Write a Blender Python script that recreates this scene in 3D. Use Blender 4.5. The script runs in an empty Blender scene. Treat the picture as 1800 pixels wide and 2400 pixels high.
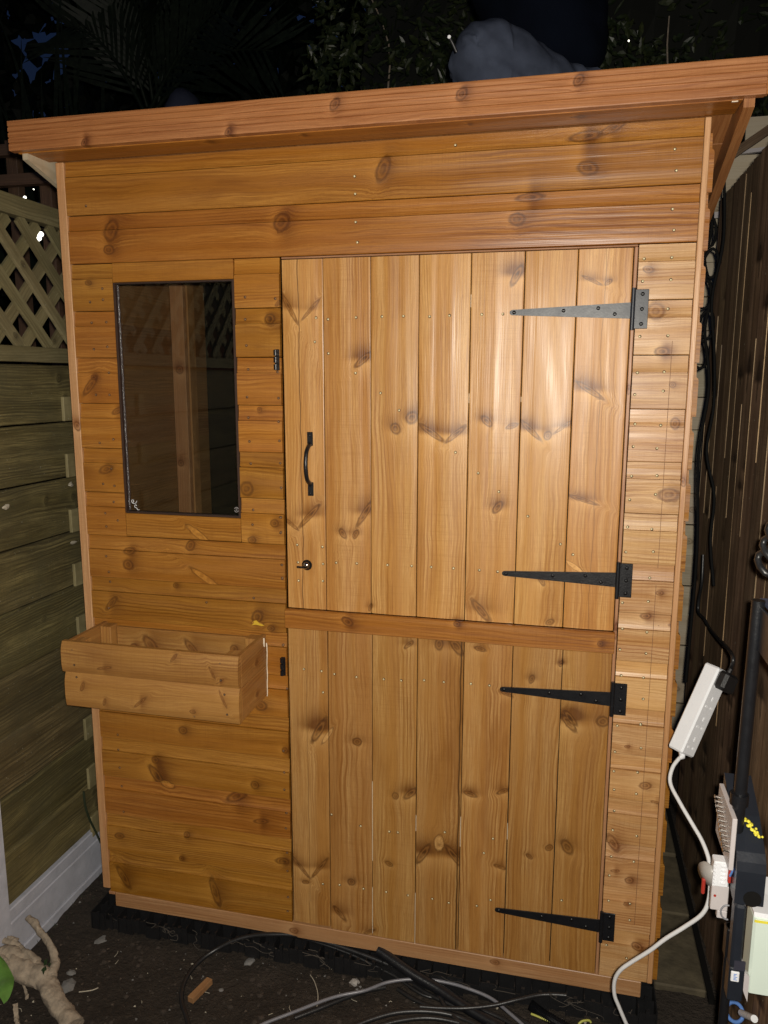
import bpy, bmesh, math, random
from mathutils import Vector, Matrix, noise
from math import radians as R, sin, cos, pi
random.seed(7)
S = bpy.context.scene
COL = S.collection
# ------------------------------------------------------------------ camera, sky, flash, exposure
CAMP = Vector((1.2628, -1.7868, 1.5183)); YAW, PITCH, ROLL, FOC = -.2326, -.1708, .0019, 1806.2
fw = Vector((sin(YAW) * cos(PITCH), cos(YAW) * cos(PITCH), sin(PITCH)))
r0 = Vector((cos(YAW), -sin(YAW), 0)); u0 = r0.cross(fw)
RT = r0 * cos(ROLL) + u0 * sin(ROLL); UP = u0 * cos(ROLL) - r0 * sin(ROLL)
cam = bpy.data.cameras.new('camera'); camo = bpy.data.objects.new('camera', cam); COL.objects.link(camo)
cam.sensor_fit = 'HORIZONTAL'; cam.sensor_width = 36; cam.lens = FOC / 1800 * 36; cam.clip_start = .02; cam.clip_end = 400
camo.matrix_world = Matrix(((RT.x, UP.x, -fw.x, CAMP.x), (RT.y, UP.y, -fw.y, CAMP.y), (RT.z, UP.z, -fw.z, CAMP.z), (0, 0, 0, 1)))
S.camera = camo
W = bpy.data.worlds.new('World'); S.world = W; W.use_nodes = True
wn = W.node_tree; sky = wn.nodes.new('ShaderNodeTexSky'); sky.sky_type = 'NISHITA'; sky.sun_disc = False
sky.sun_elevation = R(-.8); sky.sun_rotation = R(200); sky.air_density = 1.5; sky.dust_density = .5; sky.ozone_density = 4
bg = wn.nodes['Background']; wn.links.new(sky.outputs[0], bg.inputs[0]); bg.inputs[1].default_value = .12
# the phone's flash: the one real light of this night picture, a small lamp beside the lens
fl = bpy.data.lights.new('camera_flash', 'POINT'); fl.energy = 150; fl.color = (1.0, .94, .83); fl.shadow_soft_size = .012
flo = bpy.data.objects.new('camera_flash', fl); COL.objects.link(flo); flo.location = CAMP + RT * .018 + UP * .02 - fw * .03
S.view_settings.view_transform = 'Standard'; S.view_settings.look = 'None'; S.view_settings.exposure = 0; S.view_settings.gamma = 1
S.cycles.use_denoising = True; S.cycles.max_bounces = 6; S.cycles.sample_clamp_indirect = 4

def at(px, py, ax, v):          # a point of the photograph (pixels of the 1800 x 2400 frame) on the plane axis = v
    d = fw + RT * ((px - 900) / FOC) - UP * ((py - 1200) / FOC)
    return CAMP + d * ((v - CAMP[ax]) / d[ax])

# ------------------------------------------------------------------ object helpers
def put(o, label=None, cat=None, group=None, kind=None):
    if label: o['label'] = label
    if cat: o['category'] = cat
    if group: o['group'] = group
    if kind: o['kind'] = kind
    return o
def empty(name, loc=(0, 0, 0), **k):
    o = bpy.data.objects.new(name, None); COL.objects.link(o); o.location = loc; o.empty_display_size = .05
    return put(o, **k)
class MB:
    def __init__(s): s.v = []; s.f = []; s.m = []; s.sm = []
    def add(s, vs, fs, m=0, smooth=False):
        b = len(s.v); s.v += [tuple(v) for v in vs]
        for f in fs: s.f.append([b + i for i in f]); s.m.append(m); s.sm.append(smooth)
    def box(s, a, b, m=0, bev=0, M=None):
        x0, y0, z0 = a; x1, y1, z1 = b
        if bev:
            e = bev; P = []
            for (zz, ins) in ((z0, e), (z0 + e, 0), (z1 - e, 0), (z1, e)):
                P += [(x0 + e + ins * 0, y0 + ins, zz), (x1 - e, y0 + ins, zz), (x1 - ins, y0 + e, zz), (x1 - ins, y1 - e, zz), (x1 - e, y1 - ins, zz), (x0 + e, y1 - ins, zz), (x0 + ins, y1 - e, zz), (x0 + ins, y0 + e, zz)]
            F = [list(range(7, -1, -1)), list(range(24, 32))]
            for k in range(3):
                for i in range(8): j = (i + 1) % 8; F.append([k * 8 + i, k * 8 + j, k * 8 + 8 + j, k * 8 + 8 + i])
        else:
            P = [(x0, y0, z0), (x1, y0, z0), (x1, y1, z0), (x0, y1, z0), (x0, y0, z1), (x1, y0, z1), (x1, y1, z1), (x0, y1, z1)]
            F = [[3, 2, 1, 0], [4, 5, 6, 7], [0, 1, 5, 4], [1, 2, 6, 5], [2, 3, 7, 6], [3, 0, 4, 7]]
        if M is not None: P = [M @ Vector(p) for p in P]
        s.add(P, F, m)
    def extrude(s, prof, x0, x1, m=0, segs=1, wob=None):      # closed profile in (y,z), extruded along x
        n = len(prof); P = []
        for k in range(segs + 1):
            x = x0 + (x1 - x0) * k / segs
            for (y, z) in prof:
                w = wob(x, y, z) if wob else (0, 0); P.append((x, y + w[0], z + w[1]))
        F = [list(range(n))[::-1], [segs * n + i for i in range(n)]]
        for k in range(segs):
            for i in range(n): j = (i + 1) % n; F.append([k * n + i, k * n + j, k * n + n + j, k * n + n + i])
        s.add(P, F, m)
    def tube(s, pts, r, m=0, n=10, cap=True, smooth=True):
        pts = [Vector(p) for p in pts]; rr = r if isinstance(r, (list, tuple)) else [r] * len(pts); P = []
        up = Vector((0, 0, 1)); prev = None
        for i, p in enumerate(pts):
            t = (pts[min(i + 1, len(pts) - 1)] - pts[max(i - 1, 0)]).normalized()
            if prev is None:
                a = t.cross(up if abs(t.z) < .9 else Vector((1, 0, 0))).normalized()
            else:
                a = (prev - t * prev.dot(t)).normalized()
            prev = a; b = t.cross(a)
            for k in range(n): an = 2 * pi * k / n; P.append(p + (a * cos(an) + b * sin(an)) * rr[i])
        F = []
        for i in range(len(pts) - 1):
            for k in range(n): j = (k + 1) % n; F.append([i * n + k, i * n + j, i * n + n + j, i * n + n + k])
        s.add(P, F, m, smooth)
        if cap: s.add(P[:n], [list(range(n))[::-1]], m); s.add(P[-n:], [list(range(n))], m)
    def disc(s, c, nrm, r, h, m=0, n=10, dome=0):
        nrm = Vector(nrm).normalized(); c = Vector(c); a = nrm.orthogonal().normalized(); b = nrm.cross(a)
        P = [c + (a * cos(2 * pi * k / n) + b * sin(2 * pi * k / n)) * r for k in range(n)]
        Q = [p + nrm * h for p in P]; F = [[k, (k + 1) % n, n + (k + 1) % n, n + k] for k in range(n)]
        s.add(P + Q + [c + nrm * (h + dome)], F + [[n + k, n + (k + 1) % n, 2 * n] for k in range(n)], m, dome > 0)
    def build(s, name, mats, parent=None, M=None, smooth=False, **k):
        me = bpy.data.meshes.new(name); me.from_pydata(s.v, [], s.f)
        if not isinstance(mats, (list, tuple)): mats = [mats]
        for x in mats: me.materials.append(x)
        me.polygons.foreach_set('material_index', s.m); me.polygons.foreach_set('use_smooth', [bool(a or smooth) for a in s.sm])
        me.update(); return link(name, me, parent, M, **k)
def link(name, me, parent=None, M=None, **k):
    o = bpy.data.objects.new(name, me); COL.objects.link(o)
    if parent is not None:
        o.parent = parent
    if M is not None: o.matrix_basis = M
    return put(o, **k)
def spline(pts, k=6):
    pts = [Vector(p) for p in pts]; out = []
    for i in range(len(pts) - 1):
        p0, p1, p2, p3 = pts[max(i - 1, 0)], pts[i], pts[i + 1], pts[min(i + 2, len(pts) - 1)]
        for j in range(k):
            t = j / k; out.append(.5 * ((2 * p1) + (p2 - p0) * t + (2 * p0 - 5 * p1 + 4 * p2 - p3) * t * t + (3 * p1 - p0 - 3 * p2 + p3) * t ** 3))
    return out + [pts[-1]]

# ------------------------------------------------------------------ node helpers and materials
class NT:
    def __init__(s, nt): s.nt = nt
    def n(s, t, **kw):
        x = s.nt.nodes.new(t)
        for k, v in kw.items(): setattr(x, k, v)
        return x
    def set(s, sock, v):
        if isinstance(v, bpy.types.NodeSocket): s.nt.links.new(v, sock)
        elif v is not None: sock.default_value = v
    def m(s, op, a, b=None, c=None, clamp=False):
        x = s.n('ShaderNodeMath', operation=op, use_clamp=clamp); s.set(x.inputs[0], a); s.set(x.inputs[1], b); s.set(x.inputs[2], c); return x.outputs[0]
    def vec(s, x, y, z=0.0):
        q = s.n('ShaderNodeCombineXYZ'); s.set(q.inputs[0], x); s.set(q.inputs[1], y); s.set(q.inputs[2], z); return q.outputs[0]
    def sep(s, v):
        q = s.n('ShaderNodeSeparateXYZ'); s.set(q.inputs[0], v); return q.outputs
    def noise(s, v, scale=1, detail=2, rough=.5, dist=0, out=0):
        q = s.n('ShaderNodeTexNoise'); s.set(q.inputs['Vector'], v); s.set(q.inputs['Scale'], scale); s.set(q.inputs['Detail'], detail); s.set(q.inputs['Roughness'], rough); s.set(q.inputs['Distortion'], dist); return q.outputs[out]
    def map(s, v, a, b, c=0.0, d=1.0, smooth=False):
        q = s.n('ShaderNodeMapRange', interpolation_type='SMOOTHSTEP' if smooth else 'LINEAR'); s.set(q.inputs[0], v); s.set(q.inputs[1], a); s.set(q.inputs[2], b); s.set(q.inputs[3], c); s.set(q.inputs[4], d); return q.outputs[0]
    def mix(s, f, a, b, mode='MIX'):
        q = s.n('ShaderNodeMix', data_type='RGBA', blend_type=mode); s.set(q.inputs[0], f); s.set(q.inputs[6], a if not isinstance(a, tuple) else (*a[:3], 1)); s.set(q.inputs[7], b if not isinstance(b, tuple) else (*b[:3], 1)); return q.outputs[2]
    def attr(s, name): q = s.n('ShaderNodeAttribute', attribute_type='OBJECT', attribute_name=name); return q.outputs['Vector']
def mat(name):
    m = bpy.data.materials.new(name); m.use_nodes = True; t = NT(m.node_tree); return m, t, m.node_tree.nodes['Principled BSDF']
def simple(name, col, rough=.5, metal=0, var=.15, scale=30, bump=.2, bscale=120, spec=.5):
    m, t, b = mat(name); co = t.n('ShaderNodeTexCoord').outputs['Object']
    n1 = t.noise(co, scale, 4, .6); n2 = t.noise(co, bscale, 3, .6)
    c = t.mix(n1, tuple(x * (1 - var) for x in col), tuple(min(1, x * (1 + var)) for x in col)); t.set(b.inputs['Base Color'], c)
    t.set(b.inputs['Roughness'], t.map(n1, 0, 1, max(.02, rough - .08), min(1, rough + .08))); b.inputs['Metallic'].default_value = metal
    b.inputs['Specular IOR Level'].default_value = spec
    if bump:
        bp = t.n('ShaderNodeBump'); bp.inputs['Strength'].default_value = bump; bp.inputs['Distance'].default_value = .002; t.set(bp.inputs['Height'], n2); t.set(b.inputs['Normal'], bp.outputs[0])
    return m

def knot_group():
    g = bpy.data.node_groups.new('knot_field', 'ShaderNodeTree'); t = NT(g)
    for nm, ty, io in (('P', 'Vector', 'INPUT'), ('K', 'Vector', 'INPUT'), ('Q', 'Vector', 'INPUT'), ('N', 'Float', 'INPUT'), ('warp', 'Float', 'OUTPUT'), ('core', 'Float', 'OUTPUT'), ('ring', 'Float', 'OUTPUT'), ('stain', 'Float', 'OUTPUT'), ('pale', 'Float', 'OUTPUT'), ('rho', 'Float', 'OUTPUT')):
        g.interface.new_socket(nm, in_out=io, socket_type='NodeSocket' + ty)
    gi = t.n('NodeGroupInput').outputs; go = t.n('NodeGroupOutput').inputs
    P = t.sep(gi[0]); K = t.sep(gi[1]); Q = t.sep(gi[2])
    dx = t.m('SUBTRACT', P[0], K[0]); dy = t.m('SUBTRACT', P[1], K[1]); b = t.m('MAXIMUM', K[2], 1e-5)
    ca = t.m('COSINE', Q[0]); sa = t.m('SINE', Q[0])
    ex = t.m('DIVIDE', t.m('ADD', t.m('MULTIPLY', dx, ca), t.m('MULTIPLY', dy, sa)), t.m('MULTIPLY', b, Q[1]))
    ey = t.m('DIVIDE', t.m('SUBTRACT', t.m('MULTIPLY', dy, ca), t.m('MULTIPLY', dx, sa)), b)
    r2 = t.m('ADD', t.m('MULTIPLY', ex, ex), t.m('MULTIPLY', ey, ey))
    r = t.m('MULTIPLY', t.m('SQRT', r2), t.m('ADD', .66, t.m('MULTIPLY', gi[3], .68)))
    r2b = t.m('MULTIPLY', r, r)
    fall = t.m('EXPONENT', t.m('MULTIPLY', r, -.22))
    t.set(go[0], t.m('MULTIPLY', t.m('DIVIDE', dy, t.m('MAXIMUM', r2b, 1.0)), fall))
    core = t.map(r, .80, 1.10, 1, 0, True); neg = t.m('LESS_THAN', Q[2], 0.0)
    t.set(go[1], t.m('MULTIPLY', core, t.m('SUBTRACT', 1.0, neg)))
    q = t.m('MULTIPLY', t.m('SUBTRACT', r, 1.0), 6.0); t.set(go[2], t.m('MULTIPLY', t.m('EXPONENT', t.m('MULTIPLY', t.m('MULTIPLY', q, q), -1.0)), t.m('MULTIPLY', t.map(t.m('ABSOLUTE', Q[2]), 0, 1, .75, 1), t.m('GREATER_THAN', K[2], .0005))))
    # dark smear: broad across the knot's short way, stronger on the board's +x side, a highlight painted pale on the other
    ey2 = t.m('MULTIPLY', ey, t.map(Q[1], 1.0, 3.0, .62, .26)); ex2 = t.m('MULTIPLY', ex, t.map(Q[1], 1.0, 3.0, .45, .92))
    rs = t.m('ADD', t.m('MULTIPLY', ex2, ex2), t.m('MULTIPLY', ey2, ey2))
    sd = t.map(t.m('DIVIDE', dx, b), -1.6, 1.2, -.55, 1, True)
    ext = t.m('EXPONENT', t.m('MULTIPLY', rs, -.85))
    st = t.m('MULTIPLY', t.m('MULTIPLY', t.m('MAXIMUM', Q[2], 0.0), ext), sd)
    t.set(go[3], st); t.set(go[4], t.m('MULTIPLY', core, neg)); t.set(go[5], r)
    return g
KG = knot_group()
NK = 5
def wood_mat(name, light, mid, dark, knot, rough=.42, contrast=1.0, gloss=1.0, dirt=0.0, dirtcol=(.05, .05, .03)):
    m, t, b = mat(name); co = t.n('ShaderNodeTexCoord').outputs['Object']; tone = t.sep(t.attr('tone')); seed = tone[2]
    P = t.sep(co); so = t.m('MULTIPLY', seed, 7.31)
    big = t.noise(t.vec(t.m('ADD', t.m('MULTIPLY', P[0], 1.6), so), t.m('MULTIPLY', P[1], 7.0), so), 1, 2)
    med = t.noise(t.vec(t.m('ADD', t.m('MULTIPLY', P[0], 9), so), t.m('MULTIPLY', P[1], 26.0), so), 1, 2)
    kn = t.noise(co, 90, 2)
    F = t.m('ADD', P[1], t.m('ADD', t.m('MULTIPLY', t.m('SUBTRACT', big, .5), .05), t.m('MULTIPLY', t.m('SUBTRACT', med, .5), .010)))
    core = ring = stain = pale = rho = None
    for i in range(NK):
        gq = t.n('ShaderNodeGroup'); gq.node_tree = KG; t.set(gq.inputs[0], co); t.set(gq.inputs[1], t.attr('k%d' % i)); t.set(gq.inputs[2], t.attr('p%d' % i)); t.set(gq.inputs[3], kn); o = gq.outputs
        F = t.m('SUBTRACT', F, o[0])
        if core is None: core, ring, stain, pale, rho = o[1], o[2], o[3], o[4], o[5]
        else:
            core = t.m('MAXIMUM', core, o[1]); ring = t.m('MAXIMUM', ring, o[2]); stain = t.m('ADD', stain, o[3]); pale = t.m('MAXIMUM', pale, o[4]); rho = t.m('MINIMUM', rho, o[5])
    xs = t.m('ADD', t.m('MULTIPLY', P[0], 1.0), so); zz = t.m('MULTIPLY', P[2], 12.0)
    bands = t.noise(t.vec(t.m('MULTIPLY', xs, .5), t.m('MULTIPLY', F, 26.0), so), 1, 2, .6)
    rings = t.m('SINE', t.m('ADD', t.m('MULTIPLY', F, t.map(t.noise(t.vec(so, 3.1, 0), 1), .3, .7, 420, 900)), t.m('MULTIPLY', t.noise(t.vec(t.m('MULTIPLY', xs, .8), t.m('MULTIPLY', F, 9.0), zz), 1, 2), 26.0)))
    late = t.m('POWER', t.map(rings, -1, 1, 0, 1), 2.5)
    late = t.m('MULTIPLY', late, t.map(t.noise(t.vec(t.m('MULTIPLY', xs, 1.5), t.m('MULTIPLY', F, 20.0), t.m('ADD', so, 4)), 1, 1), .38, .68, 0, 1, True))
    streak = t.noise(t.vec(t.m('MULTIPLY', xs, 7), t.m('MULTIPLY', F, 380.0), zz), 1, 3, .7)
    saw = t.noise(t.vec(t.m('MULTIPLY', P[0], 420), t.m('MULTIPLY', P[1], 9), so), 1, 1)
    pores = t.noise(t.vec(t.m('MULTIPLY', xs, 60), t.m('MULTIPLY', F, 900.0), zz), 1, 1, .5)
    c = t.mix(t.map(bands, .40, .62, 0, 1, True), light, mid)
    c = t.mix(t.m('MULTIPLY', late, .80 * contrast), c, dark)
    c = t.mix(t.map(streak, .36, .66, .0, .66 * contrast), c, dark)
    c = t.mix(t.map(pores, .55, .75, 0, .45), c, dark)
    c = t.mix(t.m('MULTIPLY', t.map(saw, .52, .72, 0, .26), t.map(big, .42, .6, .15, 1)), c, dark)
    smr = t.noise(t.vec(t.m('ADD', t.m('MULTIPLY', P[0], 2.6), so), t.m('MULTIPLY', F, 11.0), t.m('ADD', so, 9)), 1, 3, .6)
    c = t.mix(t.map(smr, .56, .74, 0, .55 * contrast, True), c, dark)
    blot = t.noise(t.vec(t.m('MULTIPLY', xs, 5), t.m('MULTIPLY', P[1], 14.0), so), 1, 4, .65)
    c = t.mix(t.map(blot, .40, .68, 0, .62), c, mid if dirt == 0 else dark)
    sm = t.m('ADD', .55, t.m('MULTIPLY', streak, .9))
    c = t.mix(t.m('MULTIPLY', t.m('MULTIPLY', stain, 1.6, clamp=True), sm, clamp=True), c, tuple((knot[i] * .75 + dark[i] * .25) for i in range(3)))
    c = t.mix(t.m('MULTIPLY', stain, -1.1, clamp=True), c, tuple(min(1, x * 1.25) for x in light))
    kring = t.map(t.m('SINE', t.m('MULTIPLY', rho, 13.0)), -1, 1, 0, 1)
    kc = t.mix(t.m('MULTIPLY', kring, .6), knot, tuple((knot[i] + mid[i]) * .62 for i in range(3)))
    c = t.mix(t.m('MULTIPLY', core, t.map(kn, .3, .7, .85, .45)), c, kc)
    c = t.mix(t.m('MULTIPLY', t.map(rho, .15, .55, .8, 0, True), t.map(stain, .1, .6, .2, 1)), c, tuple(x * .4 for x in knot))
    c = t.mix(t.m('MULTIPLY', ring, t.map(kn, .35, .65, .35, .85)), c, tuple(x * .55 for x in knot))
    c = t.mix(t.m('MULTIPLY', pale, t.map(kn, .35, .65, .25, .72)), c, tuple(min(1, x * 1.35) for x in light))
    c = t.mix(t.m('MULTIPLY', pale, t.map(streak, .5, .7, 0, .6)), c, dark)
    cr = t.sep(t.attr('crack')); cw = t.noise(t.vec(t.m('MULTIPLY', P[0], 9), so, 0), 1, 3)
    cd = t.m('DIVIDE', t.m('SUBTRACT', t.m('ADD', P[1], t.m('MULTIPLY', t.m('SUBTRACT', cw, .5), .014)), cr[0]), t.m('MAXIMUM', cr[1], 1e-5))
    cs = t.m('MULTIPLY', t.m('EXPONENT', t.m('MULTIPLY', t.m('MULTIPLY', cd, cd), -1.0)), cr[2], clamp=True)
    c = t.mix(cs, c, tuple(x * .25 for x in dark))
    if dirt:
        dn = t.noise(t.n('ShaderNodeNewGeometry').outputs['Position'], 5, 5, .65); c = t.mix(t.map(dn, .42, .7, 0, dirt), c, dirtcol)
        sp = t.noise(t.n('ShaderNodeNewGeometry').outputs['Position'], 160, 2, .6); c = t.mix(t.map(sp, .70, .76, 0, .6), c, (.42, .42, .34))
    hsv = t.n('ShaderNodeHueSaturation'); t.set(hsv.inputs['Hue'], t.m('ADD', .4995, tone[0])); t.set(hsv.inputs['Value'], t.m('ADD', 1.0, tone[1])); hsv.inputs['Saturation'].default_value = 1.05; t.set(hsv.inputs['Color'], c)
    t.set(b.inputs['Base Color'], hsv.outputs[0])
    rg = t.map(t.noise(t.vec(t.m('MULTIPLY', xs, 2), t.m('MULTIPLY', F, 30.0), so), 1, 3), .3, .7, rough - .10, rough + .14)
    t.set(b.inputs['Roughness'], rg); b.inputs['Specular IOR Level'].default_value = .5 * gloss
    h = t.m('ADD', t.m('MULTIPLY', t.noise(t.vec(t.m('MULTIPLY', xs, 5), t.m('MULTIPLY', P[1], 330.0), so), 1, 2, .7), .40), t.m('MULTIPLY', t.noise(t.vec(t.m('MULTIPLY', xs, .8), t.m('MULTIPLY', P[1], 34.0), so), 1, 1), 3.2))
    bp = t.n('ShaderNodeBump'); bp.inputs['Strength'].default_value = .6; bp.inputs['Distance'].default_value = .0014; t.set(bp.inputs['Height'], h); t.set(b.inputs['Normal'], bp.outputs[0])
    return m
PINE = wood_mat('stained_pine', (.46, .220, .056), (.345, .146, .032), (.185, .066, .014), (.115, .040, .010), .40, 1.15, 1.0)
PINED = wood_mat('door_pine', (.60, .355, .145), (.46, .230, .074), (.28, .118, .033), (.13, .048, .013), .385, 1.15, 1.05)
TRIM = wood_mat('trim_pine', (.54, .33, .175), (.45, .25, .122), (.30, .14, .062), (.18, .07, .025), .42)
FASC = wood_mat('fascia_pine', (.44, .212, .092), (.36, .162, .064), (.22, .082, .030), (.11, .040, .016), .42, 1.2)
PEACH = wood_mat('pale_column_pine', (.64, .42, .215), (.54, .315, .135), (.30, .135, .048), (.17, .065, .022), .40, 1.15, 1.0)
PLANT = wood_mat('planter_pine', (.42, .232, .080), (.33, .168, .052), (.20, .085, .028), (.14, .054, .018), .46)
GREEN = wood_mat('treated_fence', (.260, .212, .098), (.168, .137, .060), (.058, .045, .021), (.05, .04, .02), .62, 1.5, .7, .6, (.070, .062, .034))
LATT = wood_mat('treated_lattice', (.27, .235, .13), (.20, .17, .09), (.11, .09, .045), (.07, .055, .03), .62, 1.0, .7, .3, (.07, .07, .035))
DARKW = wood_mat('dark_fence_wood', (.235, .160, .098), (.165, .108, .064), (.080, .050, .030), (.016, .010, .006), .65, 1.2, .5, .3, (.040, .028, .017))
EDGEW = wood_mat('lit_board_edge', (.60, .44, .26), (.42, .28, .15), (.22, .14, .07), (.08, .05, .025), .6)
OLDP = wood_mat('pale_board', (.62, .55, .42), (.55, .47, .34), (.40, .32, .21), (.28, .20, .12), .6, .8)
INNER = wood_mat('interior_pine', (.30, .165, .075), (.23, .12, .052), (.13, .062, .026), (.06, .03, .015), .7, 1, .5)
BROWNP = wood_mat('pergola_wood', (.15, .085, .055), (.10, .06, .038), (.06, .035, .022), (.03, .02, .012), .6)

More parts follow.
